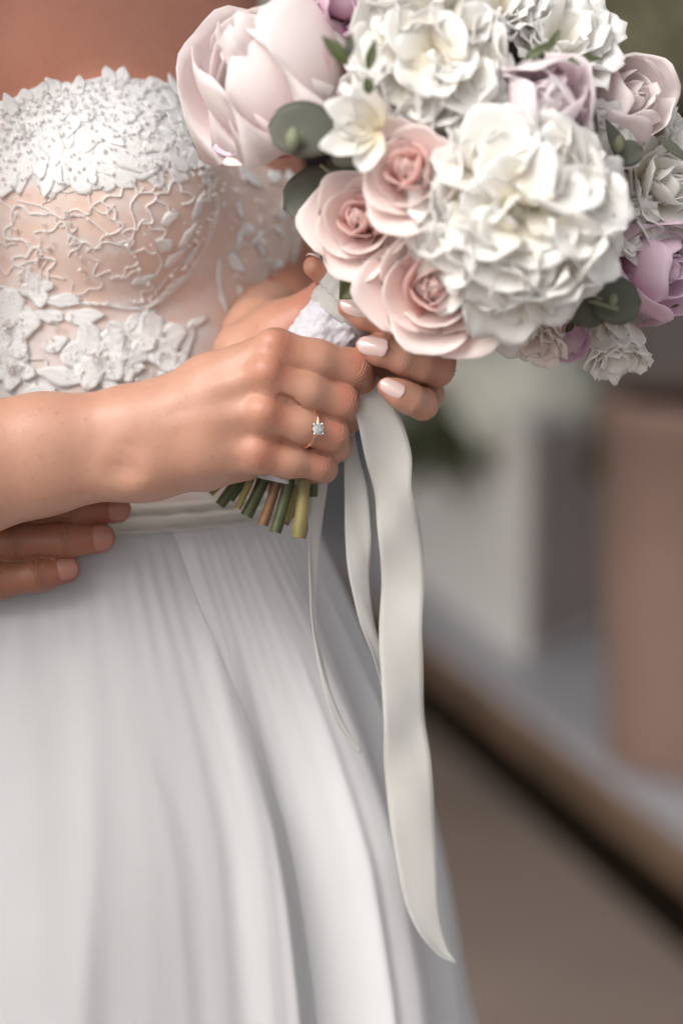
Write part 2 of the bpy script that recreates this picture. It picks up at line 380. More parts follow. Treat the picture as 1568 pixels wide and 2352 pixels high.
def leaf_mat(name, c, c2, rough=0.55):
    m, nt, b, out = new_mat(name); n = noise(nt, 40, 4)
    cc = mixc(nt, n.outputs[0], c, c2); nt.links.new(cc, b.inputs['Base Color']); b.inputs['Roughness'].default_value = rough
    tr = nt.nodes.new('ShaderNodeBsdfTranslucent'); nt.links.new(cc, tr.inputs[0]); mx = nt.nodes.new('ShaderNodeMixShader'); mx.inputs[0].default_value = 0.2
    nt.links.new(b.outputs[0], mx.inputs[1]); nt.links.new(tr.outputs[0], mx.inputs[2]); nt.links.new(mx.outputs[0], out.inputs[0])
    bump(nt, b, noise(nt, 300, 3).outputs[0], 0.2, 0.0006); return m
M['euc'] = leaf_mat('eucalyptus_leaf', (0.085, 0.088, 0.066), (0.13, 0.136, 0.105))
M['leaf'] = leaf_mat('rose_leaf', (0.055, 0.075, 0.022), (0.11, 0.13, 0.045), 0.45)
M['sage'] = leaf_mat('pale_leaf', (0.20, 0.23, 0.14), (0.30, 0.32, 0.2))
M['stem_dark'] = plain('dark_green_stem', (0.05, 0.062, 0.02), 0.5, 0.5, 45, 0.6, 220)
M['stem_olive'] = plain('olive_stem', (0.20, 0.165, 0.055), 0.5, 0.55, 45, 0.6, 220)
M['stem_red'] = plain('reddish_stem', (0.17, 0.085, 0.035), 0.5, 0.55, 45, 0.6, 220)
M['cut'] = plain('cut_stem_end', (0.50, 0.42, 0.26), 0.8, 0.2, 200)
# ------------------------------------------------------------------ the place behind: paving, a raised step with a wooden riser, white planter wall, clay pot, flowers
def ground_pt(u, v, z=0.0):
    a = CAMW; b = W(P(u, v, 0))[0]; d = b - a; return a + d * ((z - a[2]) / d[2])
M['paving'] = plain('stone_paving', (0.20, 0.155, 0.133), 0.8, 0.12, 2.5, 0.3, 40)
M['terrace'] = plain('pale_terrace_stone', (0.37, 0.37, 0.40), 0.6, 0.08, 3.0, 0.2, 60)
M['riser'] = plain('brown_wood_riser', (0.13, 0.08, 0.05), 0.6, 0.25, 6, 0.3, 40)
M['painted_shade'] = plain('near_black_shade', (0.010, 0.007, 0.005), 1.0, 0.2, 6, spec=0.02)  # near-black for the shade under the step and inside the pot
M['white_wall'] = plain('white_planter_paint', (0.68, 0.655, 0.63), 0.7, 0.06, 3, 0.2, 60)
M['plaster'] = plain('mauve_plaster_and_shade', (0.31, 0.26, 0.238), 0.85, 0.10, 2, 0.3, 50)  # house wall plaster; on the planter's end it carries painted shade
M['darkwood'] = plain('dark_wood_panel', (0.035, 0.022, 0.017), 0.6, 0.3, 4, 0.3, 40)
M['clay'] = plain('rose_clay', (0.23, 0.145, 0.116), 0.75, 0.08, 6, 0.25, 80)
g = np.array([(-60, -40, 0), (60, -40, 0), (60, 80, 0), (-60, 80, 0)], float)
tag(mesh_obj('ground', g, [[0, 1, 2, 3]], M['paving'], world=True), kind='structure')
SH = 0.20
k0, k1 = ground_pt(1568, 2205), ground_pt(1001, 1698)
kd = (k1 - k0) / np.linalg.norm(k1 - k0); kn = np.array([kd[1], -kd[0], 0]); kn = kn if kn[0] > 0 else -kn     # into the terrace, to the right
def prism(name, mat, offs, z0, z1, a, b, kind=None, parent=None):
    """box along the step: offs (from, to) measured into the terrace, a..b along its run"""
    c = [k0 + kd * s + kn * o for s, o in ((a, offs[0]), (b, offs[0]), (b, offs[1]), (a, offs[1]))]
    V = [np.array([q[0], q[1], z]) for z in (z0, z1) for q in c]
    return mesh_obj(name, V, [[3, 2, 1, 0], [4, 5, 6, 7], [0, 1, 5, 4], [1, 2, 6, 5], [2, 3, 7, 6], [3, 0, 4, 7]], mat, parent, world=True, smooth=False)
tag(prism('terrace', M['terrace'], (0.0, 14.0), SH - 0.018, SH, -6, 14), kind='structure')
tag(prism('step_riser', M['riser'], (0.004, 0.009), 0.105, SH - 0.019, -6, 14), kind='structure')
tag(prism('step_shadow_base', M['painted_shade'], (0.010, 14.0), 0.001, SH - 0.020, -6, 14), kind='structure')  # shadow gap under the step, put into a near-black base
def quad_box(name, mat, a, b, thick, z0, z1, parent=None, away=None):
    '''upright slab whose face runs from a to b (plan points); thick is measured away from the camera side'''
    d = (b - a) / np.linalg.norm(b - a); n = np.array([-d[1], d[0]]); n = n if n @ (a + b) > 0 else -n
    c = [a, b, b + n * thick, a + n * thick]; V = [np.array([q[0], q[1], z]) for z in (z0, z1) for q in c]
    return mesh_obj(name, V, [[3, 2, 1, 0], [4, 5, 6, 7], [0, 1, 5, 4], [1, 2, 6, 5], [2, 3, 7, 6], [3, 0, 4, 7]], mat, parent, world=True, smooth=False)
def height_at(u, v, y):
    b = W(P(u, v, 0))[0] - CAMW; return CAMW[2] + b[2] * y / b[1]
# white planter wall along the step, its near corner showing
pc = ground_pt(1205, 1533, SH); pf = ground_pt(982, 1362, SH); A2, B2 = pc[:2], pf[:2]
top = height_at(1205, 985, pc[1]); B2 = A2 + (B2 - A2) * 1.6
pw = root('planter_wall', np.array([pc[0], pc[1], SH])); tag(pw, 'long white painted planter standing on the step', 'planter')
w0 = ground_pt(1222, 1528, SH)[:2]; w1 = ground_pt(1380, 1450, SH)[:2]; wd = (w1 - w0) / np.linalg.norm(w1 - w0); wl_ = np.linalg.norm(w1 - A2)
def plan_prism(name, mat, c, z0, z1, parent):
    V = [np.array([q[0], q[1], z]) for z in (z0, z1) for q in c]
    return mesh_obj(name, V, [[3, 2, 1, 0], [4, 5, 6, 7], [0, 1, 5, 4], [1, 2, 6, 5], [2, 3, 7, 6], [3, 0, 4, 7]], mat, parent, world=True, smooth=False)
dd = (B2 - A2) / np.linalg.norm(B2 - A2)
plan_prism('wall', M['white_wall'], [A2, B2, B2 + wd * wl_, A2 + wd * wl_], SH + 0.002, top, pw)
plan_prism('coping', M['white_wall'], [A2 - wd * 0.015 - dd * 0.012, B2 - wd * 0.015, B2 + wd * (wl_ + 0.01), A2 + wd * (wl_ + 0.01) - dd * 0.012], top, top + 0.025, pw)
plan_prism('shaded_end_panel', M['plaster'], [A2 + wd * 0.03 - dd * 0.018, A2 + wd * 0.03 - dd * 0.004, A2 + wd * (wl_ - 0.01) - dd * 0.004, A2 + wd * (wl_ - 0.01) - dd * 0.018], SH + 0.03, top - 0.01, pw)  # planter's own end face, its shade put into a darker colour
# plastered house wall at the back of the terrace, dark panelling above
wy = 6.6; zt = height_at(1500, 500, wy)
bw = root('house_wall', (2.5, wy, 0)); tag(bw, 'mauve plastered house wall with dark wood panelling above', 'wall')
quad_box('wall', M['plaster'], np.array([0.35, wy]), np.array([7.0, wy]), 0.3, SH + 0.001, zt, bw)
quad_box('ledge', M['plaster'], np.array([0.33, wy - 0.04]), np.array([7.0, wy - 0.04]), 0.34, zt, zt + 0.035, bw)
for i in range(22): quad_box('plank', M['darkwood'], np.array([0.35 + i * 0.30, wy + 0.06 + 0.006 * (i % 2)]), np.array([0.65 + i * 0.30, wy + 0.06 + 0.006 * (i % 2)]), 0.05, zt + 0.035, 2.749, bw)
# panelled garden wall closing the view behind the bride
gw = root('garden_wall', (-2.0, 9.0, 0)); tag(gw, 'dark panelled wall far behind the bride', 'wall')
for i in range(30): quad_box('plank', M['darkwood'], np.array([-6.0 + i * 0.32, 9.0 + 0.008 * (i % 2)]), np.array([-6.0 + i * 0.32 + 0.32, 9.0 + 0.008 * (i % 2)]), 0.05, 0.001, 2.749, gw)
# clay pot
pb = ground_pt(1592, 1745, SH); prad = 0.158
ptop = CAMW[2] + (W(P(1590, 905, 0))[0] - CAMW)[2] * (pb[1] / (W(P(1590, 905, 0))[0] - CAMW)[1])
prof = [(0.0, SH + 0.004), (prad * 0.86, SH + 0.004), (prad * 0.90, SH + 0.02), (prad * 0.97, SH + (ptop - SH) * 0.5), (prad, ptop - 0.05), (prad * 1.03, ptop - 0.045), (prad * 1.03, ptop - 0.006), (prad * 1.015, ptop), (prad * 0.93, ptop), (prad * 0.915, ptop - 0.01), (prad * 0.88, ptop - 0.40), (0.0, ptop - 0.401), (0, 0), (0, 0)]
def lathe(prof, c, n=64):
    V = [(c[0] + r * math.cos(a), c[1] + r * math.sin(a), z) for a in np.linspace(0, 2 * math.pi, n, endpoint=False) for r, z in prof]
    return np.array(V), [q[::-1] for q in grid_faces(n, len(prof), True)]
pot = root('clay_pot', (pb[0], pb[1], SH)); tag(pot, 'tall rose-brown clay pot standing on the pale terrace', 'pot')
V, f = lathe(prof[:10], pb); mesh_obj('body', V, f, M['clay'], pot, world=True)
V, f = lathe([(prad * 0.914, ptop - 0.012), (prad * 0.90, ptop - 0.15), (0.0, ptop - 0.152)], pb); mesh_obj('inside', V, f, M['painted_shade'], pot, world=True)  # near-black lining, the pot's inner shade put into its colour
# loose blooms in the background
def floret_ball(name, parent, c, R, n, mat, seed, squash=0.85, fl=0.02):
    r = np.random.default_rng(seed); parts = []
    for i in range(n):
        zz = 1 - 2 * (i + 0.5) / n; a = GA * i; rr = math.sqrt(max(0, 1 - zz * zz)); nrm = np.array([rr * math.cos(a), rr * math.sin(a), zz]); p = np.array(c) + nrm * R * np.array([1, 1, squash]) * r.uniform(0.86, 1.06)
        A, x, y = basis(nrm + r.normal(0, 0.25, 3)); t0 = r.uniform(0, 1.5)
        for k in range(4):
            q = t0 + k * math.pi / 2; d = x * math.cos(q) + y * math.sin(q); e = -x * math.sin(q) + y * math.cos(q); s = fl * r.uniform(0.85, 1.2)
            parts.append((np.array([p, p + d * s * .6 + e * s * .5 + A * .15 * s, p + d * s * 1.15 + A * .05 * s, p + d * s * .6 - e * s * .5 + A * .15 * s]), [[0, 1, 2, 3]]))
    V, f = join(parts); return tag(mesh_obj(name, V, f, mat, parent, world=True, solid=0.0008), kind='stuff')
def spray(name, parent, c, R, n, mat, seed, L=0.07, w=0.032):
    r = np.random.default_rng(seed); parts = []
    for i in range(n):
        d = unit(r.normal(0, 1, 3)); p = np.array(c) + d * R * r.uniform(0.3, 1.0) * np.array([1, 0.8, 0.8]); A, x, y = basis(unit(d + r.normal(0, .6, 3))); l = L * r.uniform(.7, 1.3)
        parts.append((np.array([p, p + A * l * .3 + x * w * .45, p + A * l * .7 + x * w * .38, p + A * l, p + A * l * .7 - x * w * .38, p + A * l * .3 - x * w * .45, p + A * l * .45 + y * w * .12]), [[0, 1, 6], [1, 2, 6], [2, 3, 6], [3, 4, 6], [4, 5, 6], [5, 0, 6]]))
    V, f = join(parts); return tag(mesh_obj(name, V, f, mat, parent, world=True), kind='stuff')
M['cream_bloom'] = plain('cream_hydrangea', (0.92, 0.92, 0.80), 0.7, 0.12, 30)
M['olive_bloom'] = plain('greenish_hydrangea', (0.80, 0.76, 0.48), 0.7, 0.25, 14)
M['bg_leaf'] = leaf_mat('background_leaf', (0.045, 0.055, 0.022), (0.09, 0.10, 0.045))
def at_dist(u, v, y):
    b = W(P(u, v, 0))[0] - CAMW; return CAMW + b * (y / b[1])
fy = pc[1] + 0.28
fa = root('flower_arrangement', np.array([pc[0] - 0.1, fy, top + 0.03])); tag(fa, 'low arrangement of cream hydrangeas and leaves spilling over the white planter', 'flowers')
floret_ball('hydrangea', fa, at_dist(1190, 905, fy - 0.08), 0.135, 240, M['cream_bloom'], 1); floret_ball('hydrangea', fa, at_dist(1085, 870, fy + 0.05), 0.115, 200, M['cream_bloom'], 2)
spray('leaves', fa, at_dist(1300, 1010, fy - 0.02), 0.13, 150, M['bg_leaf'], 3); spray('leaves', fa, at_dist(985, 1010, fy - 0.1), 0.07, 60, M['bg_leaf'], 4); spray('leaves', fa, at_dist(1050, 930, fy + 0.1), 0.10, 80, M['bg_leaf'], 5); spray('leaves', fa, at_dist(1250, 905, fy + 0.1), 0.10, 80, M['bg_leaf'], 6)
# tall arrangements on stands, their tops crossing the upper edge of the picture
def tall(u, v, y, R, mat, seed, label, SH):
    c = at_dist(u, v, y); r0 = root('flower_arrangement', (c[0], c[1], SH)); tag(r0, label, 'flowers')
    floret_ball('hydrangea', r0, c, R, 240, mat, seed, fl=0.026); floret_ball('hydrangea', r0, c + np.array([-0.08, 0.1, R * 1.3]), R * 0.9, 200, mat, seed + 1, fl=0.026)
    spray('leaves', r0, c + np.array([0.06, 0.05, -R * 0.4]), R * 1.25, 120, M['bg_leaf'], seed + 2)
    vv, f = lathe([(0.0, SH + 0.001), (0.11, SH + 0.001), (0.11, SH + 0.02), (0.015, SH + 0.04), (0.013, c[2] - R * 1.0), (0.05, c[2] - R * 0.8), (0.06, c[2] - R * .3)], c, 32); mesh_obj('stand', vv, f, M['clay'], r0, world=True)
tall(1470, 60, 6.0, 0.24, M['olive_bloom'], 11, 'tall stand of greenish hydrangeas against the dark wood above the bouquet', SH)
tall(650, -20, 4.7, 0.16, M['cream_bloom'], 21, 'tall stand of cream hydrangeas between the bride\'s chest and the bouquet', 0.0)

# unseen roof added to darken what lies behind, open towards the camera
M['shade_roof'] = plain('shade_roof_board', (0.16, 0.12, 0.10), 0.8, 0.15, 3)
tag(shade_slab := mesh_obj('added_shade_roof', *box_w(-7, 4.2, 1.9, 11, 2.75, 2.9), M['shade_roof'], world=True, smooth=False), kind='structure')
# ------------------------------------------------------------------ the bride's hands and arms
def wrinkle_attrs(V, N, joints, reds):
    """joints: (point, finger direction, dorsal direction, reach, strength); reds: (point, radius, amount)."""
    wt = np.zeros(len(V)); wm = np.zeros(len(V)); red = np.zeros(len(V))
    for j, ax, dr, reach, st in joints:
        q = V - j; t = q @ ax; lat = np.linalg.norm(q - t[:, None] * ax, axis=1)
        m = st * np.exp(-(t / reach) ** 2) * np.clip((N @ dr - 0.1) * 1.6, 0, 1) * (lat < 1.25)
        s = m > wm; wt[s] = t[s]; wm[s] = m[s]
    for c, r, a in reds:
        red = np.maximum(red, a * np.exp(-((V - c) ** 2).sum(1) / r ** 2))
    return {'wt': wt, 'wm': wm, 'red': red}

# right hand: back towards us, fingers closed round the stems
R_f = [
    J((634, 806, 2.35, 1.12), (725, 826, 1.75, 1.02), (808, 845, 0.75, 0.97), (826, 880, -0.9, 0.92), (812, 912, -2.4, 0.82), (752, 912, -4.2, 0.70)),
    J((616, 872, 2.75, 1.08), (702, 896, 2.05, 1.02), (780, 921, 0.95, 0.95), (794, 955, -0.8, 0.88), (775, 978, -2.4, 0.80), (720, 972, -3.9, 0.68)),
    J((608, 957, 2.55, 1.05), (688, 976, 1.80, 0.99), (758, 996, 0.75, 0.92), (768, 1024, -0.9, 0.83), (745, 1040, -2.4, 0.74), (695, 1036, -3.7, 0.62)),
    J((590, 1042, 1.90, 1.00), (662, 1058, 1.25, 0.87), (730, 1066, 0.30, 0.78), (742, 1076, -1.2, 0.70), (715, 1080, -2.3, 0.62), (670, 1076, -3.3, 0.55)),
]
R_knuck = [(P(626, 790, 2.95), 0.72), (P(610, 852, 3.40), 0.76), (P(604, 944, 3.20), 0.70), (P(588, 1033, 2.40), 0.62)]
R_arm = [J((-420, 1110, 1.6, 3.5), (-100, 1050, 1.0, 2.95), (100, 1010, 0.7, 2.35), (285, 978, 0.6, 1.86), (345, 972, 0.7, 1.75)),
         J((-420, 1190, 1.2, 3.5), (-100, 1125, 0.5, 2.75), (100, 1080, 0.3, 2.25), (285, 1062, 0.3, 1.80), (345, 1062, 0.3, 1.70))]
R_palm = [J((335, 965, 0.8, 1.65), (480, 880, 1.5, 1.45), (634, 808, 2.1, 1.12)),
          J((335, 1000, 0.9, 1.65), (480, 930, 1.8, 1.45), (616, 874, 2.45, 1.08)),
          J((335, 1035, 0.7, 1.65), (480, 985, 1.7, 1.45), (608, 958, 2.25, 1.06)),
          J((335, 1062, 0.3, 1.65), (470, 1035, 1.2, 1.45), (590, 1043, 1.6, 1.02)),
          J((385, 1068, -0.4, 1.38), (470, 1070, -0.2, 1.22), (565, 1062, 0.1, 0.95)),
          J((380, 1000, -0.8, 1.7), (560, 920, -0.3, 1.5))]
R_thumb = J((400, 960, -1.0, 1.6), (540, 860, -3.4, 1.3), (650, 830, -5.0, 1.0), (740, 850, -5.4, 0.9), (790, 880, -5.2, 0.72))
R_tend = [J((400, 930, 2.4, 0.2), (606, 850, 3.42, 0.28)), J((400, 975, 2.4, 0.2), (598, 942, 3.25, 0.28)), J((420, 900, 2.15, 0.2), (615, 793, 3.0, 0.26)), J((420, 1015, 2.0, 0.2), (583, 1035, 2.45, 0.25))]
def right_hand(p):
    palm = None
    for c in R_palm:
        e = chain(p, c, 0.6); palm = e if palm is None else smin(palm, e, 0.9)
    for c in R_arm:
        palm = smin(palm, chain(p, c, 0.8), 1.3)
    for c in R_tend: palm = smin(palm, chain(p, c, 0.2), 0.75)
    palm = smin(palm, ball(p, P(322, 1068, 1.35), 0.8), 1.3)              # end of the ulna
    palm = smin(palm, chain(p, R_thumb, 0.4), 0.8)
    for c, r in R_knuck: palm = smin(palm, ball(p, c, r), 0.6)
    d = None
    for f in R_f:
        e = smin(palm, chain(p, f, 0.45), 0.42); d = e if d is None else smin(d, e, 0.05)
    for c in (J((648, 812, 3.1, 0.06), (668, 815, 2.75, 0.10), (700, 838, 2.3, 0.06)), J((644, 910, 3.3, 0.06), (666, 917, 2.95, 0.10), (700, 930, 2.4, 0.06)), J((628, 1008, 3.0, 0.06), (650, 1014, 2.45, 0.10), (685, 1022, 1.9, 0.06))):
        d = -smin(-d, chain(p, c, 0.1), 0.35)                               # the webs between the fingers
    d = -smin(-d, chain(p, J((286, 1050, 3.55, 0.3), (283, 1085, 3.15, 0.45)), 0.2), 1.3)                    # hollow beside the wrist bone
    return d
def bbox(fs, pad=1.2):
    pts = np.array([q[0] for f in fs for q in f]); rr = max(q[1] for f in fs for q in f)
    return pts.min(0) - rr * 1.05 - pad * 0.3, pts.max(0) + rr * 1.05 + pad * 0.3

# left hand: palm behind the stems, three fingertips coming round the front, the thumb showing on the near side
L_f = [
    J((948, 738, -4.6, 1.0), (1000, 752, -2.8, 0.90), (986, 766, -0.5, 0.84), (940, 756, 0.45, 0.82), (892, 742, 1.0, 0.78), (838, 722, 1.30, 0.72), (797, 706, 1.35, 0.50)),
    J((948, 800, -4.7, 1.0), (1006, 828, -2.9, 0.90), (1002, 847, -0.6, 0.87), (965, 836, 0.4, 0.85), (925, 822, 0.95, 0.80), (868, 803, 1.28, 0.74), (838, 796, 1.35, 0.52)),
    J((925, 862, -4.8, 0.95), (982, 905, -3.0, 0.82), (970, 928, -0.1, 0.76), (942, 916, 0.75, 0.74), (915, 902, 1.1, 0.66), (888, 888, 1.2, 0.50)),
    J((905, 880, -4.8, 0.85), (950, 898, -3.6, 0.7), (935, 905, -1.9, 0.62), (900, 900, -1.4, 0.5)),
]
L_thumb = J((640, 770, -5.0, 1.5), (715, 715, -4.2, 1.15), (768, 655, -2.6, 0.85), (748, 622, -1.4, 0.72), (722, 612, -1.0, 0.58))
L_palm = [J((660, 770, -5.6, 1.7), (948, 742, -5.2, 1.15)), J((660, 790, -5.8, 1.7), (948, 802, -5.4, 1.15)), J((660, 810, -5.9, 1.7), (925, 864, -5.4, 1.1)),
          J((560, 812, -6.0, 1.75), (660, 775, -4.9, 1.6), (724, 736, -4.3, 1.15))]
L_arm = [J((655, 780, -6.0, 2.0), (600, 770, -9.0, 2.1), (620, 720, -16, 2.5), (640, 640, -26, 3.2))]
def left_hand(p):
    palm = None
    for c in L_palm + L_arm:
        e = chain(p, c, 0.6); palm = e if palm is None else smin(palm, e, 0.9)
    palm = smin(palm, chain(p, L_thumb, 0.35), 0.7)
    d = None
    for f in L_f:
        e = smin(palm, chain(p, f, 0.5), 0.4); d = e if d is None else smin(d, e, 0.05)
    return d

VOX = 0.09
lo, hi = bbox(R_f + R_palm + [R_thumb] + [J((-150, 1055, 1.0, 2.95), (285, 978, .6, 1.86))]); lo[0] = P(-160, 1000, 1)[0]
RV, RF, RN = surface(right_hand, lo, hi, VOX)
lo, hi = bbox(L_f + L_palm + [L_thumb] + L_arm); lo[2] = -13.0
LV, LF, LN = surface(left_hand, lo, hi, VOX)

cam_dir = np.array([0, 0, 1.0])
def joint_of(f, i, dors, reach, st):
    a = unit(f[i + 1][0] - f[i - 1][0]); return (f[i][0] + dors * 0.0, a, unit(dors - a * (dors @ a)), reach, st)
rj = [joint_of(f, 2, np.array([0.35, 0.25, 0.9]), 0.42, 1.0) for f in R_f]
rj += [(f[0][0], unit(f[1][0] - f[0][0]), np.array([0, 0.2, 1.0]), 0.7, 0.25) for f in R_f]
reds = [(k[0] + np.array([0.5, -0.1, 0.2]), 1.0, 0.6) for k in R_knuck] + [(f[2][0] + np.array([.3, 0.2, 0.8]), 0.8, 0.6) for f in R_f]
Ra = wrinkle_attrs(RV, RN, rj, reds)
lj = [joint_of(L_f[0], 4, np.array([0, 0.3, 1.0]), 0.3, 0.8), joint_of(L_f[1], 4, np.array([0, 0.3, 1.0]), 0.3, 0.8),
      joint_of(L_f[1], 2, np.array([0.9, 0.1, 0.5]), 0.4, 0.7), joint_of(L_f[2], 2, np.array([.6, 0.3, 1.0]), 0.3, 0.5), joint_of(L_f[0], 2, np.array([0.7, 0.2, 0.8]), 0.4, 0.9)]
La = wrinkle_attrs(LV, LN, lj, [(f[-1][0] + np.array([-.1, 0.2, 0.4]), 0.9, 0.55) for f in L_f] + [(L_f[1][2][0] + cam_dir, 0.9, 0.35), (L_thumb[-1][0], 1.2, 0.4), (P(690, 720, -3), 2.2, 0.45)])

def nail(parent, c, along, normal, length, width, mat, almond=True, lift=0.04, name='fingernail', arc=1.05, surf=None):
    """A curved nail plate; c is its middle, 'along' points to the tip."""
    along = unit(along); n = unit(normal - along * (normal @ along)); s = np.cross(along, n)
    na, nb_ = 15, 11; vs = []
    for layer in (1, 0):
        for i in range(na):
            a = -1 + 2 * i / (na - 1)
            if almond: w = (1 - max(0, a) ** 2.2) ** 0.62 if a > 0 else (1 - (-a) ** 3.2) ** 0.5
            else: w = (1 - abs(a) ** 3.5) ** 0.45
            w = max(w, 0.02)
            for j in range(nb_):
                b = -1 + 2 * j / (nb_ - 1); th = b * w * arc; rad = width / 2 / math.sin(arc)
                q = c + along * (a * length / 2) + s * rad * math.sin(th) - n * rad * (1 - math.cos(th)) - n * (0.055 * length * a * a)
                vs.append(q + n * (lift if layer else lift - 0.10))
    g = grid_faces(na, nb_); m = na * nb_
    f = [q[::-1] for q in g] + [[i + m for i in q] for q in g]
    ring = [i * nb_ for i in range(na)] + [(na - 1) * nb_ + j for j in range(1, nb_)] + [i * nb_ + nb_ - 1 for i in range(na - 2, -1, -1)] + [j for j in range(nb_ - 2, 0, -1)]
    for i in range(len(ring)):
        a, b = ring[i], ring[(i + 1) % len(ring)]; f.append([a, b, b + m, a + m])
    return mesh_obj(name, np.array(vs), f, mat, parent)
# ------------------------------------------------------------------ the bride's body (torso, shoulders, upper arms, neck, head above the frame)
T_a = J((0, -320, -13, 8.6), (-20, 150, -15.0, 10.3), (0, 500, -17, 10.8), (20, 900, -17, 9.9), (0, 1300, -18.5, 12.0))
T_b = J((222, -320, -25, 8.0), (226, 150, -21.5, 9.3), (250, 500, -19, 9.9), (265, 900, -19, 9.7), (250, 1300, -20, 11.6))
ARM_R = J((-150, -90, -9, 5.6), (-275, 500, -5, 5.0), (-440, 1130, 1.3, 3.7))
ARM_R2 = J((-440, 1130, 1.4, 3.7), (-100, 1085, 0.75, 2.9))
ARM_L = J((375, -110, -25, 5.0), (395, 60, -26, 4.9), (520, 400, -29, 4.5), (640, 640, -26, 3.2), (622, 715, -17, 2.55))
NECK = J((110, -400, -14, 5.8), (110, -800, -13, 5.0)); HEADC = P(140, -1120, -12)
def torso(p):
    d = smin(chain(p, T_a, 3.0), chain(p, T_b, 3.0), 5.0)
    d = smin(d, ellip(p, P(236, 440, -10.4), (6.5, 6.7, 6.2)), 1.5)
    d = smin(d, ellip(p, P(495, 470, -19.5), (5.2, 5.8, 5.6)), 1.6)
    return d
def body_fn(p):
    d = torso(p)
    d = smin(d, chain(p, ARM_R, 2.0), 1.6); d = np.minimum(d, chain(p, ARM_R2, 1.0)); d = smin(d, chain(p, ARM_L, 2.0), 1.6)
    d = smin(d, chain(p, J((-120, -140, -11, 5.4), (375, -150, -24, 4.8)), 1.0), 4.0)
    d = smin(d, chain(p, NECK, 1.0), 3.0)
    d = smin(d, ellip(p, HEADC, (7.2, 10.5, 8.6)), 2.0); d = smin(d, ball(p, HEADC + np.array([8.2, -1.2, 2.6]), 1.1), 1.4)
    return d
BV, BF, BN = surface(body_fn, (-46, -30, -37), (11, 72, 8), 0.42)
keep = BV[:, 1] > P(0, 1290, -10)[1]
fk = keep[BF].all(1); BF = BF[fk]
uvz = lambda p: (784 + p[:, 0] / (K * (D - p[:, 2]) / D), 1176 - p[:, 1] / (K * (D - p[:, 2]) / D))
bride = root('person', (-0.15, 1.42, 0.0))
tag(bride, 'woman in a white lace dress clasping the bouquet stems with both hands', 'person')
allV, allF = join([(RV, RF), (LV, LF), (BV, BF)])
z0 = np.zeros(len(BV))
at = {k: np.concatenate([Ra[k], La[k], z0 + (0.42 if k == 'red' else 0)]) for k in Ra}  # redder, darker torso skin stands in for shade on the chest
mesh_obj('body', allV, allF, M['skin'], bride, attrs=at)
# hair swept back, above the frame
def hair_fn(p):
    d = ellip(p, HEADC + np.array([-1.5, 1.5, -1.0]), (8.4, 11.0, 9.4))
    return np.maximum(smin(d, ball(p, HEADC + np.array([-8.5, -3.5, -3]), 4.2), 2.0), -ellip(p, HEADC + np.array([7.0, -5.0, 3.0]), (8.0, 9.5, 9.0)))
HV, HF, _ = surface(hair_fn, HEADC - 16, HEADC + 16, 0.5)
mesh_obj('hair', HV, HF, plain('brown_hair', (0.09, 0.05, 0.03), 0.5, 0.4, 60, 0.6, 120), bride)

# ------------------------------------------------------------------ the groom's hand resting on her waist
G_f = [J((-260, 1160, -4.6, 1.1), (-20, 1162, -3.7, 1.02), (60, 1165, -3.6, 0.97), (170, 1168, -3.7, 0.95), (268, 1169, -4.1, 0.78)),
       J((-260, 1245, -4.0, 1.1), (-60, 1248, -3.3, 1.03), (40, 1244, -3.2, 1.0), (150, 1240, -3.3, 0.97), (230, 1236, -3.7, 0.82)),
       J((-260, 1350, -3.9, 1.05), (-90, 1346, -3.3, 0.98), (0, 1332, -3.2, 0.96), (90, 1318, -3.3, 0.91), (152, 1307, -3.6, 0.77))]
G_p = [J((-560, 1230, -4.5, 2.7), (-250, 1180, -4.4, 1.7)), J((-560, 1260, -4.3, 2.7), (-250, 1260, -4.1, 1.7)), J((-560, 1290, -4.2, 2.6), (-250, 1330, -4.0, 1.6)), J((-560, 1260, -4.4, 3.0), (-1100, 1300, -6, 3.9))]
def groom_fn(p):
    palm = None
    for c in G_p:
        e = chain(p, c, 0.6); palm = e if palm is None else smin(palm, e, 1.2)
    d = None
    for f in G_f:
        e = smin(palm, chain(p, f, 0.5), 0.6); d = e if d is None else smin(d, e, 0.05)
    return d
GV, GF, GN = surface(groom_fn, P(-1150, 1480, -7) - 2, P(310, 1080, 0) + 2, 0.11)
gj = []
for f, i, st in ((G_f[1], 2, 1.0), (G_f[1], 3, 0.8), (G_f[2], 2, 1.0), (G_f[2], 3, 0.9), (G_f[0], 3, 0.8)):
    gj.append(joint_of(f, i, np.array([0, 0.1, 1.0]), 0.38, st))
Ga = wrinkle_attrs(GV, GN, gj, [(f[-1][0], 1.3, 0.7) for f in G_f])
groom = root('person', (-0.42, 1.35, 0.0))
tag(groom, 'person whose bare fingers rest on the bride\'s waist below her forearm', 'person')
mesh_obj('body', GV, GF, M['groom_skin'], groom, attrs=Ga)
sleeve_v, sleeve_f = tube(spline([P(-700, 1262, -4.8), P(-900, 1280, -5.5), P(-1200, 1300, -7), P(-1600, 1150, -9)], 16), np.linspace(4.3, 6.2, 16), 24, cap=False)
mesh_obj('sleeve', sleeve_v, sleeve_f, plain('dark_suit_wool', (0.03, 0.03, 0.035), 0.9, 0.2, 300, 0.3, 900), groom, solid=0.003)
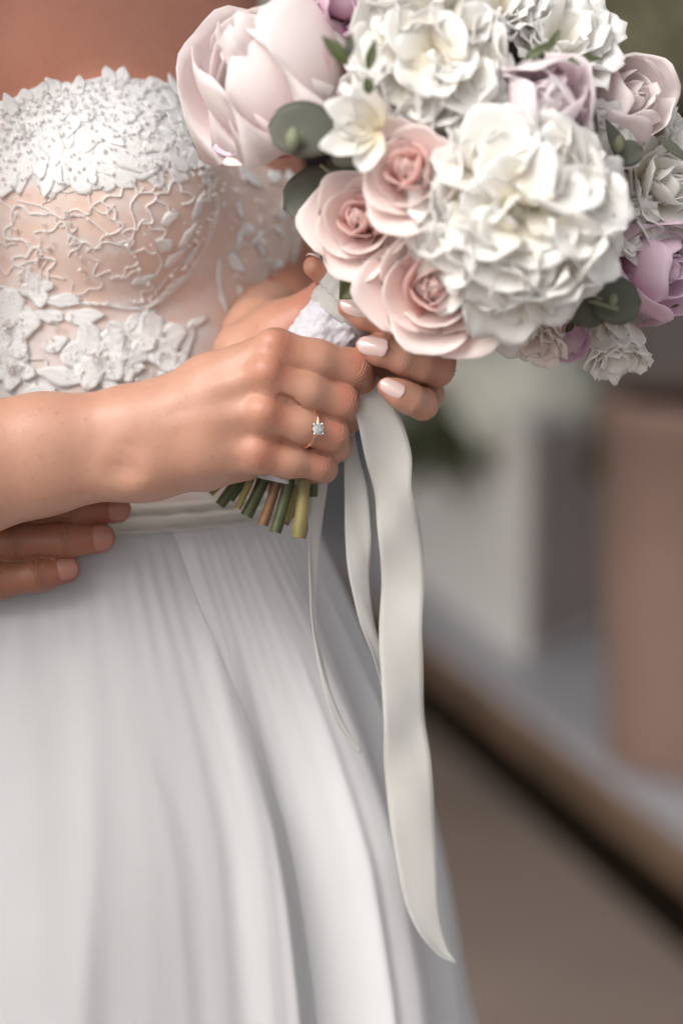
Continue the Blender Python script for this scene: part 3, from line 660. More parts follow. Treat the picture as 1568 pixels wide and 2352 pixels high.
# the groom stands close at her side, out of view, head and shoulders placed to shade her chest
def groom_head(p):
    c = P(-330, -860, 2)
    d = smin(ellip(p, c, (7.6, 11.5, 9.6)), cone(p, c + np.array([-2, -6, -1]), c + np.array([-4, -20, -3]), 5.6, 6.4), 2.0)
    d = smin(d, ball(p, c + np.array([7.6, -1.5, -2.0]), 1.3), 1.6); return smin(d, ellip(p, c + np.array([4.5, -8.5, -1.0]), (3.6, 3.6, 4.4)), 2.0)
hc = P(-330, -860, 2); V, F, _ = surface(groom_head, hc + np.array([-14, -26, -14]), hc + np.array([14, 15, 14]), 0.5)
mesh_obj('head', V, F, M['groom_skin'], groom, attrs={'wt': np.zeros(len(V)), 'wm': np.zeros(len(V)), 'red': np.zeros(len(V)) + 0.1})
V, F, _ = surface(lambda p: np.maximum(ellip(p, hc + np.array([-1.2, 2.0, 0]), (8.6, 11.2, 10.2)), -ellip(p, hc + np.array([6.5, -6.5, 0]), (8.0, 10.5, 12))), hc - 15, hc + 15, 0.5)
mesh_obj('hair', V, F, plain('dark_hair', (0.03, 0.02, 0.014), 0.5, 0.4, 60, 0.6, 120), groom)
S_a = J((-430, -420, -6, 7.0), (-700, -520, -16, 8.5), (-1000, -420, -22, 8)); S_b = J((-620, -300, -18, 14), (-640, 300, -20, 14), (-650, 900, -21, 13), (-650, 1500, -23, 14)); S_c = J((-1000, -400, -22, 7), (-1350, 500, -16, 6), (-1450, 1150, -10, 5.4), (-1150, 1290, -7, 5.0))
suit_fn = lambda p: smin(smin(chain(p, S_a, 2), chain(p, S_b, 3), 4.0), chain(p, S_c, 2), 2.0)
V, F, _ = surface(suit_fn, (-72, -25, -48), (-14, 62, 6), 0.8)
mesh_obj('jacket', V, F, plain('dark_suit_cloth', (0.03, 0.03, 0.035), 0.9, 0.2, 300, 0.3, 900), groom)
V, F, _ = surface(lambda p: smin(chain(p, J((-560, 1500, -20, 9), (-560, 2900, -36, 8), (-560, 4600, -54, 6)), 2), chain(p, J((-740, 1500, -26, 9), (-740, 2900, -42, 8), (-740, 4600, -60, 6)), 2), 1.0), (-70, -100, -80), (-25, -5, -8), 1.4)
wv = W(V); wv[:, 2] = np.maximum(wv[:, 2], 0.004); mesh_obj('trousers', wv, F, bpy.data.materials['dark_suit_cloth'], groom, world=True)
# ------------------------------------------------------------------ the dress
dress = root('wedding_dress', (-0.15, 1.42, 0.0))
tag(dress, 'white wedding dress with beaded lace bodice and soft tulle skirt', 'dress')
NECKL = np.array([(-600, 420), (-200, 290), (0, 240), (60, 208), (100, 192), (170, 190), (240, 172), (330, 182), (400, 190), (435, 215), (520, 330), (700, 430), (900, 470)], float)
def bod(p): return torso(p) - 0.32
def bodice_fn(p):
    u, v = uvz(p); s = K * (D - p[:, 2]) / D
    return np.maximum(np.maximum(bod(p), (np.interp(u, NECKL[:, 0], NECKL[:, 1]) - v) * s * 0.8), (v - 1165) * s)
DV, DF, DN = surface(bodice_fn, (-40, -4, -34), (8, 28, 0), 0.30)
u, v = uvz(DV)
def sstep(a, b, x): t = np.clip((x - a) / (b - a), 0, 1); return t * t * (3 - 2 * t)
lace = 0.95 * sstep(440, 300, v + 0.15 * (u - 200)) + 0.40
lace = np.maximum(lace, 0.62 * sstep(700, 760, v)); lace = lace - 0.45 * sstep(470, 540, u)  # far side made nuder, its shade put into the colour
mesh_obj('bodice', DV, DF, M['bodice'], dress, attrs={'lace': lace})

def on_surf(u, v, off=0.0, fn=bod):
    u = np.atleast_1d(np.asarray(u, float)); v = np.atleast_1d(np.asarray(v, float))
    o = np.array([0, 0, D]); d = unit(np.stack([P(a, b, 0) for a, b in zip(u, v)]) - o); t = np.full(len(u), D - 6.0)
    for _ in range(40): t += np.clip(fn(o + d * t[:, None]), -3, 3) * 0.9
    p = o + d * t[:, None]; n = grad(p, fn); return p + n * off, n
def grad(p, fn=bod):
    d0 = fn(p); return unit(np.stack([fn(p + e) - d0 for e in np.eye(3) * 0.05], 1))
def stick(q, off, fn=bod):
    """push points q (k,3) onto the bodice, then lift by off (k,)"""
    for _ in range(2):
        n = grad(q, fn); q = q - n * fn(q)[:, None]
    return q + n * np.asarray(off)[:, None]

def leaf_patch(u, v, ang, L, Wd, lift=0.12, curl=0.25, point=1.0, wav=0.06, seed=0, na=9, nb_=7):
    """a leaf- or petal-shaped piece of lace lying on the bodice; ang in the picture's plane, sizes in cm"""
    r = np.random.default_rng(seed); p, n = on_surf(u, v); p, n = p[0], n[0]
    dirv = np.array([math.cos(ang), math.sin(ang), 0]); T = unit(dirv - n * (dirv @ n)); B = np.cross(n, T)
    q, off = [], []
    ph = r.uniform(0, 6.28)
    for i in range(na):
        a = i / (na - 1)
        w = math.sin(math.pi * min(1, a ** 0.8 * 0.94 + 0.03)) ** (0.75 + 0.5 * point * a)
        for j in range(nb_):
            b = -1 + 2 * j / (nb_ - 1); ww = Wd / 2 * w * (1 + 0.16 * math.sin(9 * a + ph + 2 * b))
            q.append(p + T * ((a - 0.5) * L) + B * (b * ww))
            off.append(lift * 0.5 + curl * a * a * 0.5 + 0.10 * abs(b) ** 1.5 * lift * 6 * 0.2 + wav * math.sin(7 * b + 5 * a + ph) * 0.5 + 0.03 * (1 - abs(b)))
    v_ = stick(np.array(q), off); g = grid_faces(na, nb_); nn = grad(v_); m = len(v_)
    vv = np.concatenate([v_ + nn * 0.035, v_ - nn * 0.035])
    f = [x[::-1] for x in g] + [[i + m for i in x] for x in g]
    ring = [i * nb_ for i in range(na)] + [(na - 1) * nb_ + j for j in range(1, nb_)] + [i * nb_ + nb_ - 1 for i in range(na - 2, -1, -1)] + [j for j in range(nb_ - 2, 0, -1)]
    for i in range(len(ring)):
        a, b = ring[i], ring[(i + 1) % len(ring)]; f.append([a, b, b + m, a + m])
    return vv, f, v_, nn
ICO_V = np.array([(0, 0, 1), (.894, 0, .447), (.276, .851, .447), (-.724, .526, .447), (-.724, -.526, .447), (.276, -.851, .447), (.724, .526, -.447), (-.276, .851, -.447), (-.894, 0, -.447), (-.276, -.851, -.447), (.724, -.526, -.447), (0, 0, -1)])
ICO_F = [(0, 1, 2), (0, 2, 3), (0, 3, 4), (0, 4, 5), (0, 5, 1), (1, 6, 2), (2, 7, 3), (3, 8, 4), (4, 9, 5), (5, 10, 1), (2, 6, 7), (3, 7, 8), (4, 8, 9), (5, 9, 10), (1, 10, 6), (6, 11, 7), (7, 11, 8), (8, 11, 9), (9, 11, 10), (10, 11, 6)]
def beads(points, radii):
    return join([(c + ICO_V * r, [list(f) for f in ICO_F]) for c, r in zip(points, radii)])
def cord(uv, r=0.06, n=None, off=0.05, closed=False):
    pts = spline(np.array(uv, float), n or 8 * len(uv)); p, nn = on_surf(pts[:, 0], pts[:, 1], off)
    ok = np.ones(len(p), bool); ok[1:] = np.linalg.norm(np.diff(p, axis=0), axis=1) < 1.2
    return tube(p[ok], r, 6)

# embroidered leaves and petals crowding the top of the cup
pieces = []
prng = np.random.default_rng(11)
pts = []
while len(pts) < 70:
    u_, v_ = prng.uniform(-25, 455), prng.uniform(196, 428)
    top = np.interp(u_, NECKL[:, 0], NECKL[:, 1])
    if v_ < top + 12 or v_ > 425 - 0.10 * abs(u_ - 180): continue
    if all((u_ - a) ** 2 + (v_ - b) ** 2 > 29 ** 2 for a, b in pts): pts.append((u_, v_))
for i, (u_, v_) in enumerate(pts):
    ang = prng.uniform(0, 6.28); big = prng.random() < 0.5
    vv, f, s_, nn = leaf_patch(u_, v_, ang, prng.uniform(2.1, 2.8) if big else prng.uniform(1.3, 1.8), prng.uniform(1.3, 1.8) if big else prng.uniform(0.8, 1.15), prng.uniform(0.02, 0.10), prng.uniform(0.02, 0.14), prng.uniform(0, 0.5), 0.05, i)
    mesh_obj('leaf_applique', vv, f, M['lace'], dress)
for (u_, v_, a_, L_, w_) in ((248, 178, 1.9, 1.3, 0.9), (278, 176, 1.3, 1.2, 0.85), (120, 200, 2.3, 1.4, 0.9), (95, 205, 1.2, 1.0, 0.8), (398, 200, 1.9, 1.6, 0.7), (415, 225, 1.2, 1.4, 0.6), (180, 198, 1.6, 1.2, 0.8), (345, 195, 1.4, 1.0, 0.8), (20, 240, 2.0, 1.4, 0.9),
                          (110, 415, 4.5, 1.9, 0.85), (95, 380, 4.8, 1.6, 1.0), (130, 395, 5.2, 1.5, 0.8), (20, 420, 4.2, 1.8, 1.0), (210, 400, 5.0, 1.2, .7), (262, 320, 5.6, 1.4, 0.7), (300, 300, 0.3, 1.3, 0.6)):
    vv, f, s_, nn = leaf_patch(u_, v_, a_, L_, w_, 0.15, 0.30, 0.6, 0.05, int(u_))
    mesh_obj('leaf_applique', vv, f, M['lace'], dress)
# side of the cup and the far side of the bodice, in shade
for i in range(24):
    u_, v_ = prng.uniform(505, 700), prng.uniform(385, 690)
    vv, f, s_, nn = leaf_patch(u_, v_, prng.uniform(0, 6.28), prng.uniform(0.9, 2.0), prng.uniform(0.4, 0.9), 0.12, 0.25, 0.7, 0.05, 300 + i)
    mesh_obj('leaf_applique', vv, f, M['lace'], dress)
for i, (u_, v_, a_, L_, w_) in enumerate(((470, 395, 1.2, 1.6, 0.6), (455, 470, 0.9, 1.8, 0.6), (430, 540, 0.8, 1.7, 0.6), (400, 590, 0.6, 1.6, 0.6), (440, 580, 1.0, 1.4, 0.5), (480, 440, 1.4, 1.4, 0.5), (375, 560, 2.6, 1.3, 0.8), (390, 500, 0.4, 1.2, 0.7), (330, 640, 0.2, 1.5, 0.5), (420, 640, 0.4, 1.5, 0.5), (500, 630, 4.9, 2.2, 0.5), (510, 690, 5.2, 1.6, 0.4))):
    vv, f, s_, nn = leaf_patch(u_, v_, a_, L_, w_, 0.10, 0.15, 0.7, 0.05, 500 + i)
    mesh_obj('leaf_applique', vv, f, M['lace'], dress)
# corded outlines of leaves on the sheer net of the cup
def lobed(cu, cv, size, rot, lobes=5, depth=0.45, seed=0, arc=(0, 1)):
    r = np.random.default_rng(seed); n = lobes * 4; out = []
    for i in range(int(n * arc[0]), int(n * arc[1]) + 1):
        th = rot + 2 * math.pi * i / n; k = (i % 4); rad = size * (1 - depth * (0.0, 0.35, 1.0, 0.6)[k] + r.uniform(-0.08, 0.08))
        out.append((cu + rad * math.cos(th) * 1.15, cv + rad * math.sin(th)))
    return out
for i, (cu, cv, sz, rot, lb, arc) in enumerate(((150, 470, 48, 0.4, 5, (0, .8)), (215, 520, 60, 1.2, 5, (0.05, .9)), (300, 470, 55, 2.0, 5, (0, .85)), (260, 590, 55, 0.2, 6, (0, .9)), (130, 560, 50, 2.4, 5, (0, .75)), (60, 520, 52, 1.0, 4, (0, .8)),
                                              (345, 400, 46, 3.0, 5, (0, .8)), (330, 545, 42, 0.9, 5, (0, .9)), (80, 610, 45, 2.2, 5, (0, .8)), (190, 640, 40, 5.0, 4, (0, .8)), (15, 590, 40, 0.3, 5, (0, .8)), (400, 455, 38, 1.5, 4, (0, .9)), (270, 390, 38, 4.0, 5, (0, .7)),
                                              (300, 660, 42, 3.6, 5, (0, .7)), (60, 850, 45, 1.0, 4, (0, .9)), (20, 880, 40, 2.0, 4, (0, .8)))):
    vv, f = cord(lobed(cu, cv, sz, rot, lb, 0.42, i, arc), 0.036 + 0.014 * (i % 3))
    mesh_obj('embroidery_cord', vv, f, M['cord'], dress)
for i, uv in enumerate((((330, 430), (300, 470), (310, 520), (290, 560), (240, 555), (215, 575)), ((40, 460), (100, 475), (140, 500), (190, 495), (250, 540)), ((345, 560), (370, 600), (350, 640)), ((0, 460), (35, 490), (25, 540), (70, 560), (60, 600), (110, 590), (95, 625), (150, 640)),
                        ((200, 430), (210, 470), (240, 490), (262, 470)), ((455, 500), (430, 540), (425, 590), (380, 640), (340, 690)), ((470, 560), (440, 620), (400, 660), (330, 715)))):
    vv, f = cord(uv, 0.045); mesh_obj('embroidery_cord', vv, f, M['cord'], dress)
# seam under the cup
vv, f = cord([(-30, 650), (60, 672), (150, 690), (240, 700), (320, 708), (390, 672), (450, 600), (490, 520), (503, 450)], 0.09, 60, 0.02); mesh_obj('cup_seam', vv, f, M['lace'], dress)
# raised flowers along the waist
def waist_flower(u, v, size, n, rot, seed, centre=True, openness=0.30):
    c, nn = on_surf(u, v, 0.2); fl = sub('flower_applique', dress, W(c)[0])
    r = np.random.default_rng(seed)
    for i in range(n):
        a = rot + 2 * math.pi * i / n + r.uniform(-0.12, 0.12); L = size * r.uniform(0.9, 1.15); px = L / 2 / K * 0.9
        vv, f, s_, q = leaf_patch(u + px * math.cos(a), v - px * math.sin(a), a, L, L * r.uniform(0.78, 0.95), 0.18 + 0.05 * (i % 2), openness, 0.0, 0.07, seed * 10 + i)
        mesh_obj('petal', vv, f, M['lace'], fl)
        BEADS.extend(zip(s_[r.integers(0, len(s_), 16)] + q[0] * 0.05, r.uniform(0.03, 0.06, 16)))
    if centre:
        k = 14; th = r.uniform(0, 6.28, k); rr = 0.32 * np.sqrt(r.uniform(0, 1, k))
        pts = c[0] + nn[0] * 0.28 + np.stack([np.cos(th) * rr, np.sin(th) * rr, r.uniform(0, .12, k)], 1)
        bv, bf = beads(pts, r.uniform(0.06, 0.12, k)); mesh_obj('bead_centre', bv, bf, M['bead'], fl, smooth=False)
BEADS = []
waist_flower(216, 818, 2.0, 5, 0.6, 21); waist_flower(14, 752, 2.1, 5, 0.2, 22); waist_flower(358, 790, 1.85, 4, 0.4, 23, False)
waist_flower(295, 775, 1.5, 4, 1.2, 24, False); waist_flower(30, 845, 1.3, 5, 0.9, 25); waist_flower(290, 842, 1.0, 4, 0.0, 26, False); waist_flower(85, 662, 1.0, 4, 0.3, 27, False); waist_flower(395, 850, 1.1, 4, 0.8, 28)
for i, (u_, v_, a_, L_, w_) in enumerate(((140, 862, 3.0, 2.9, 1.2), (195, 727, 0.1, 2.3, 1.0), (141, 690, 3.2, 2.2, 0.8), (429, 780, 1.2, 2.0, 0.9), (110, 725, 3.0, 1.9, 0.8), (250, 880, 5.5, 1.8, 1.0), (130, 790, 0.5, 1.5, 0.8), (330, 730, 0.6, 1.6, 0.8), (450, 740, 0.5, 1.6, 0.5), (60, 720, 1.8, 1.3, 0.8), (90, 900, 0.2, 2.0, 1.0))):
    vv, f, s_, nn = leaf_patch(u_, v_, a_, L_, w_, 0.12, 0.2, 0.7, 0.06, 700 + i)
    mesh_obj('leaf_applique', vv, f, M['lace'], dress)
# crystal beads sewn over the lace, far too many and too small to pick apart
bu, bv_ = [], []
for _ in range(560):
    bu.append(prng.uniform(-20, 470)); bv_.append(np.interp(bu[-1], NECKL[:, 0], NECKL[:, 1]) + abs(prng.normal(0, 1)) * 120 + 8)
for a, b, k in (((455, 330), (500, 470), 50), ((500, 470), (400, 640), 60), ((400, 640), (330, 715), 26), ((165, 698), (372, 690), 26), ((290, 560), (365, 690), 22), ((150, 480), (195, 640), 26), ((40, 640), (120, 560), 20), ((430, 300), (470, 420), 40)):
    t = np.linspace(0, 1, k); j = 10 if k > 26 else 2.5
    bu += list(a[0] + (b[0] - a[0]) * t + prng.normal(0, j, k)); bv_ += list(a[1] + (b[1] - a[1]) * t + prng.normal(0, j, k))
for _ in range(120): bu.append(prng.uniform(505, 690)); bv_.append(prng.uniform(390, 640))
for _ in range(90): bu.append(prng.uniform(0, 430)); bv_.append(prng.uniform(720, 890))
bp, bn = on_surf(bu, bv_, 0.22); br = prng.uniform(0.045, 0.095, len(bp)); br[prng.random(len(bp)) < 0.10] = 0.125
BEADS.extend(zip(bp, br)); bvv, bff = beads([b[0] for b in BEADS], [b[1] for b in BEADS])
tag(mesh_obj('beads', bvv, bff, M['bead'], dress, smooth=False), kind='stuff')

# skirt: rings hung from the waist, gathered into folds
C0 = P(133, 1150, -18.2); XH = np.array([1.0, 0, 0]); FH = unit(np.array([0, -0.13, 0.99]))
SIL = np.array([(700, 1150), (740, 1240), (800, 1380), (880, 1600), (945, 1830), (1000, 2080), (1045, 2352)], float)
ts, rxs = [], []
for t in np.linspace(0, 40, 200):
    q = C0 + DOWN * t; v_ = 1176 - q[1] / (K * (D - q[2]) / D)
    if v_ > 2352: break
    ts.append(t); rxs.append((np.interp(v_, SIL[:, 1], SIL[:, 0]) - 784) * K * (D - q[2]) / D - q[0])
ts = np.array(ts); rxs = np.array(rxs)
def rx_of(t): return np.where(t <= ts[-1], np.interp(t, ts, rxs), rxs[-1] + (t - ts[-1]) * 0.26)
def rz_of(t): return 12.9 + 0.34 * np.minimum(t, 8) + 0.27 * np.maximum(t - 8, 0)
HEM = (W(C0)[0][2] - 0.012) * 100.0
frng = np.random.default_rng(5)
def pleats(n, lo_, hi_, wmin, wmax, amp, seed):
    r = np.random.default_rng(seed); return [(a, r.uniform(wmin, wmax), r.uniform(0.4, 1.0) * amp, r.uniform(-0.10, 0.16), r.uniform(0, 5)) for a in np.sort(r.uniform(lo_, hi_, n))]
def fold_h(th, t, pl, gather=0.05):
    h = np.zeros_like(th)
    for a, w, am, dr, t0 in pl:
        x = np.angle(np.exp(1j * (th - a - dr * (1 - np.exp(-t / 18.0))))); g = np.clip((t - t0) / 10.0, 0.12, 1.8)
        h += am * g * np.exp(-(np.abs(x) / w) ** 1.6)
    k = np.exp(-t / 5.0)
    h += gather * k * (np.sin(th * 74 + 3 * np.sin(th * 11)) + 0.6 * np.sin(th * 121 + 2.0 * np.sin(7 * th))) * (1 - np.exp(-t / 0.8))
    return h
def skirt_points(th, t, h):
    c = C0 + DOWN * t[..., None]; rx, rz = rx_of(t), rz_of(t)
    n = np.stack([np.cos(th), np.sin(th)], -1); ex = np.sign(n) * np.abs(n) ** np.clip(0.92 - t / 90.0, 0.74, 0.92)[..., None]
    return c + XH * ((rx + h * 0.8) * ex[..., 0])[..., None] + FH * ((rz + h) * ex[..., 1])[..., None]
PL = pleats(36, 0, 2 * math.pi, 0.05, 0.15, 0.80, 3) + pleats(60, 0, 2 * math.pi, 0.02, 0.06, 0.07, 4) + pleats(22, 0.2, 2.4, 0.025, 0.065, 0.34, 6)
nth, ntt = 760, 110
tt = HEM * np.linspace(0, 1, ntt) ** 1.5; th = np.linspace(0, 2 * math.pi, nth, endpoint=False)
TH, TT = np.meshgrid(th, tt, indexing='ij')
SV = skirt_points(TH, TT, fold_h(TH, TT, PL) - 0.35)
mesh_obj('skirt', SV.reshape(-1, 3), grid_faces(nth, ntt, True), M['tulle'], dress, solid=0.0012)
# loose outer breadths of tulle whose edges fall down the front
for k, (e0, e1, w, seed, off) in enumerate(((1.42, 1.07, 1.7, 8, 0.06), (1.05, 0.86, 0.9, 9, 0.05), (1.78, 1.60, 0.8, 10, 0.05))):
    n1, n2 = 150, 80; s_ = np.linspace(0, 1, n1); t_ = HEM * np.linspace(0.0, 1, n2) ** 1.5
    S_, T_ = np.meshgrid(s_, t_, indexing='ij')
    edge = e0 + (e1 - e0) * (1 - np.exp(-T_ / 30.0)) + 0.018 * np.sin(T_ / 5.0 + k); th_ = edge + S_ * w
    pl2 = pleats(9, e1, e1 + w + 0.4, 0.03, 0.10, 0.5, seed)
    inn = 1 - np.exp(-(S_ * w / 0.16) ** 2)
    h = fold_h(th_, T_, PL) - 0.35 + 0.07 + 0.05 * k + inn * (off + 0.4 * fold_h(th_, T_, pl2, 0.03)) * (1 - np.exp(-T_ / 2.5))
    mesh_obj('tulle_layer', skirt_points(th_, T_, h).reshape(-1, 3), grid_faces(n1, n2), M['tulle_over'], dress, solid=0.0008)
# satin sash at the waist, two soft folds
nb2 = 22; tb = np.linspace(-1.3, 0.25, nb2); TH2, TB = np.meshgrid(np.linspace(0, 2 * math.pi, 200, endpoint=False), tb, indexing='ij')
x = (TB + 1.3) / 1.55; hb = 0.10 + 0.20 * np.sin(math.pi * x) + 0.14 * np.sin(2 * math.pi * x * 2.2 + 0.8 * np.sin(TH2 * 3)) + 0.05 * np.sin(TH2 * 40 + 9 * x)
c = C0 + DOWN * TB[..., None]; rxb, rzb = rx_of(np.maximum(TB, 0)) + 0.2 * np.minimum(TB, 0), rz_of(np.maximum(TB, 0)) + 0.1 * np.minimum(TB, 0)
SB = c + XH * ((rxb + hb) * np.sign(np.cos(TH2)) * np.abs(np.cos(TH2)) ** .92)[..., None] + FH * ((rzb + hb) * np.sign(np.sin(TH2)) * np.abs(np.sin(TH2)) ** .92)[..., None]
mesh_obj('waistband', SB.reshape(-1, 3), grid_faces(200, nb2, True), M['satin'], dress, solid=0.002)
def tip_nail(parent, fn, f, normal, ln, wd, mat='nail', almond=True, back=0.0, proud=0.02, arc=1.05):
    '''nail lying on the last bone of finger f, on the side the normal points to'''
    n = np.array(normal, float); tipc, tr = f[-1]; mid, mr = f[-2]; ax = unit(tipc - mid); n = unit(n - ax * (n @ ax))
    end = tipc + ax * tr * 0.80 + n * tr * 0.70; start = tipc + n * tr * 1.0 + (mid - tipc) * 0.95 + n * (mr - tr) * 0.95
    al = unit(end - start); nn = unit(n - al * (n @ al)); c = end + al * 0.06 - al * (ln / 2 + back)
    q = np.linspace(-0.95, 0.75, 9)[:, None] * al * (ln / 2) - nn * (0.055 * ln * np.linspace(-0.95, 0.75, 9)[:, None] ** 2)
    for _ in range(6): c = c - nn * (fn(c + q).min() + 0.0)
    c = c + nn * proud
    return nail(parent, c, al, nn, ln, wd, M[mat], almond, 0.05, arc=arc)
tip_nail(bride, left_hand, L_f[0], (-0.05, 0.35, 1), 1.75, 1.06); tip_nail(bride, left_hand, L_f[1], (-0.05, 0.16, 1), 1.70, 1.10); tip_nail(bride, left_hand, L_f[2], (-0.05, 0.12, 1), 1.42, 0.90)
tip_nail(bride, left_hand, L_thumb, (-0.55, 0.85, 0.35), 1.2, 1.0)
for f, w_ in zip(G_f, (1.30, 1.38, 1.22)): tip_nail(groom, groom_fn, f, (0.1, 0.05, 1), 1.15, w_, 'bare_nail', False, 0.12, 0.03, 0.85)
# ------------------------------------------------------------------ the bouquet
bouquet = root('bouquet', W(P(640, 1180, -1.6))[0])
tag(bouquet, 'round bridal bouquet of white peonies and blush roses tied with trailing ribbons', 'bouquet')
def petal(base, A, R, L, Wd, a0, a1, psi, ruffle=0.0, notch=0.0, freq=9.0, seed=0, nt_=10, ns=11, bend=1.0, fringe=0.0):
    """A petal growing from base: A flower axis, R outward direction; a0..a1 the lean from A along its length, psi how far it cups sideways."""
    r = np.random.default_rng(seed); A = unit(A); R = unit(R - A * (R @ A)); T = np.cross(A, R)
    t = np.linspace(0, 1, nt_); al = a0 + (a1 - a0) * t ** bend
    dirs = np.cos(al)[:, None] * A + np.sin(al)[:, None] * R; nin = -np.sin(al)[:, None] * A * -1 - np.cos(al)[:, None] * R   # towards the axis
    seg = np.vstack([np.zeros(3), np.cumsum((dirs[:-1] + dirs[1:]) / 2 * (L / (nt_ - 1)), axis=0)])
    w = Wd / 2 * np.clip(np.sin(math.pi * (0.09 + 0.56 * t ** 0.85)), 0.05, 1) ** 0.85
    s = np.linspace(-1, 1, ns); ph = r.uniform(0, 6.28); V, pt, pe = [], [], []
    for i in range(nt_):
        for b in s:
            phi = b * psi; rad = w[i] / max(psi, 0.05)
            q = base + seg[i] + T * rad * math.sin(phi) + nin[i] * rad * (1 - math.cos(phi))
            k = t[i] ** 2
            q = q + nin[i] * ruffle * k * (math.sin(freq * b + ph) + 0.5 * math.sin(2.3 * freq * b + 2 * ph)) * 0.6
            tip = 1 - 0.62 * (1 - math.sqrt(max(0, 1 - 0.97 * b * b))) - notch * math.exp(-(b / 0.25) ** 2) + 0.04 * math.sin(5 * b + ph) + fringe * math.sin(17 * b + ph)
            q = q + dirs[i] * L * k * (tip - 1)
            V.append(q); pt.append(t[i]); pe.append(max(abs(b), t[i] ** 1.5) ** 2 if t[i] > 0.3 else 0)
    return np.array(V), grid_faces(nt_, ns), pt, pe
NPET = [0]
def add_petal(parent, mat, *a, **k):
    V, f, pt, pe = petal(*a, **k); NPET[0] += 1
    return mesh_obj('petal', V, f, M[mat], parent, attrs={'pt': pt, 'pe': pe}, solid=0.0005)
def flower(name, u, v, z, axis):
    c = P(u, v, z); return sub(name, bouquet, W(c)[0]), c, *basis(axis)
def ruffled_peony(u, v, z, axis, rad, n_in, n_out, seed, mat='p_white', label=None, core=60):
    """full double peony: guard petals outside, crowded ruffled petals inside, the innermost too many to count"""
    fl, c, A, X, Y = flower('peony', u, v, z, axis); r = np.random.default_rng(seed)
    if label: fl['label'] = label
    base = c - A * rad * 0.55
    for i in range(n_out):
        a = 2 * math.pi * i / n_out + r.uniform(-.25, .25); R = X * math.cos(a) + Y * math.sin(a)
        add_petal(fl, mat, base, A, R, rad * r.uniform(1.12, 1.32), rad * r.uniform(1.1, 1.4), r.uniform(1.0, 1.25), r.uniform(0.55, 1.0), 0.6, rad * 0.06, 0.08 * r.random(), 6, seed * 100 + i)
    def scale_on_dome(i, n, lo_, hi_, sd):
        # one ruffled petal rising from the dome of the bloom, leaning along its surface
        th_ = math.acos(1 - (i + 0.5) / n * (1 - math.cos(1.35))); a = GA * i + r.uniform(-.3, .3); rd_ = X * math.cos(a) + Y * math.sin(a); nrm = unit(A * math.cos(th_) + rd_ * math.sin(th_))
        b0 = c - A * rad * 0.42 + (A * math.cos(th_) * 0.62 + rd_ * math.sin(th_) * 0.80) * rad * r.uniform(0.80, 0.98)
        q = r.normal(0, 1, 3) + rd_ * 0.7; R = unit(q - nrm * (q @ nrm))
        return petal(b0, nrm, R, rad * r.uniform(lo_, hi_), rad * r.uniform(0.6, 1.0), r.uniform(0.35, 0.8), r.uniform(0.7, 1.5), r.uniform(0.3, 0.7), rad * 0.05, 0.15 * r.random(), r.uniform(4, 8), sd, 8, 9)
    for i in range(n_in):
        V, fa, p1, p2 = scale_on_dome(i, n_in, 0.50, 0.72, seed * 100 + 50 + i); NPET[0] += 1
        mesh_obj('petal', V, fa, M[mat], fl, attrs={'pt': 0.35 + 0.65 * np.array(p1), 'pe': p2}, solid=0.0005)
    parts, pt, pe = [], [], []
    for i in range(core):
        V, fa, p1, p2 = scale_on_dome(i, core, 0.36, 0.58, seed * 999 + i)
        parts.append((V, fa)); pt += list(0.25 + 0.75 * np.array(p1)); pe += list(p2)
    th_ = np.linspace(0, 1.6, 12); ph_ = np.linspace(0, 2 * math.pi, 28, endpoint=False); dome = []
    for q in ph_:
        for t in th_: dome.append(c - A * rad * 0.42 + (A * math.cos(t) * 0.62 + (X * math.cos(q) + Y * math.sin(q)) * math.sin(t) * 0.80) * rad * (0.86 + 0.03 * math.sin(5 * q + 6 * t)))
    parts.append((np.array(dome), grid_faces(28, 12, True))); pt += [0.4] * len(dome); pe += [0] * len(dome)
    V, fa = join(parts); tag(mesh_obj('inner_petals', V, fa, M[mat], fl, attrs={'pt': pt, 'pe': pe}, solid=0.0005), kind='stuff')
    return fl
def cup_peony(u, v, z, axis, rad, n, seed, mat, label=None, close=0.9, ruffle=0.04, inner=8):
    """half-open peony: broad smooth petals cupped into a globe"""
    fl, c, A, X, Y = flower('peony', u, v, z, axis); r = np.random.default_rng(seed)
    if label: fl['label'] = label
    base = c - A * rad * 0.85
    for i in range(n):
        f = i / max(1, n - 1); a = GA * i + r.uniform(-.2, .2); R = X * math.cos(a) + Y * math.sin(a)
        add_petal(fl, mat, base, A, R, rad * (1.85 + 0.45 * f) * r.uniform(0.95, 1.05), rad * (1.75 + 0.45 * f), 0.85 + 0.45 * f, -close * (1 - 0.45 * f) + r.uniform(-.12, .12), 1.0 - 0.1 * f, rad * ruffle * (0.6 + f), 0.05 * r.random(), 4, seed * 100 + i, 12, 13)
    for i in range(inner):
        a = GA * i + 1; R = X * math.cos(a) + Y * math.sin(a)
        add_petal(fl, mat, base + A * rad * 0.2, A, R, rad * r.uniform(1.5, 1.9), rad * 0.9, 0.45, -0.35 + r.uniform(-.2, .2), 0.9, rad * 0.09, 0.1, 7, seed * 100 + 60 + i)
    return fl
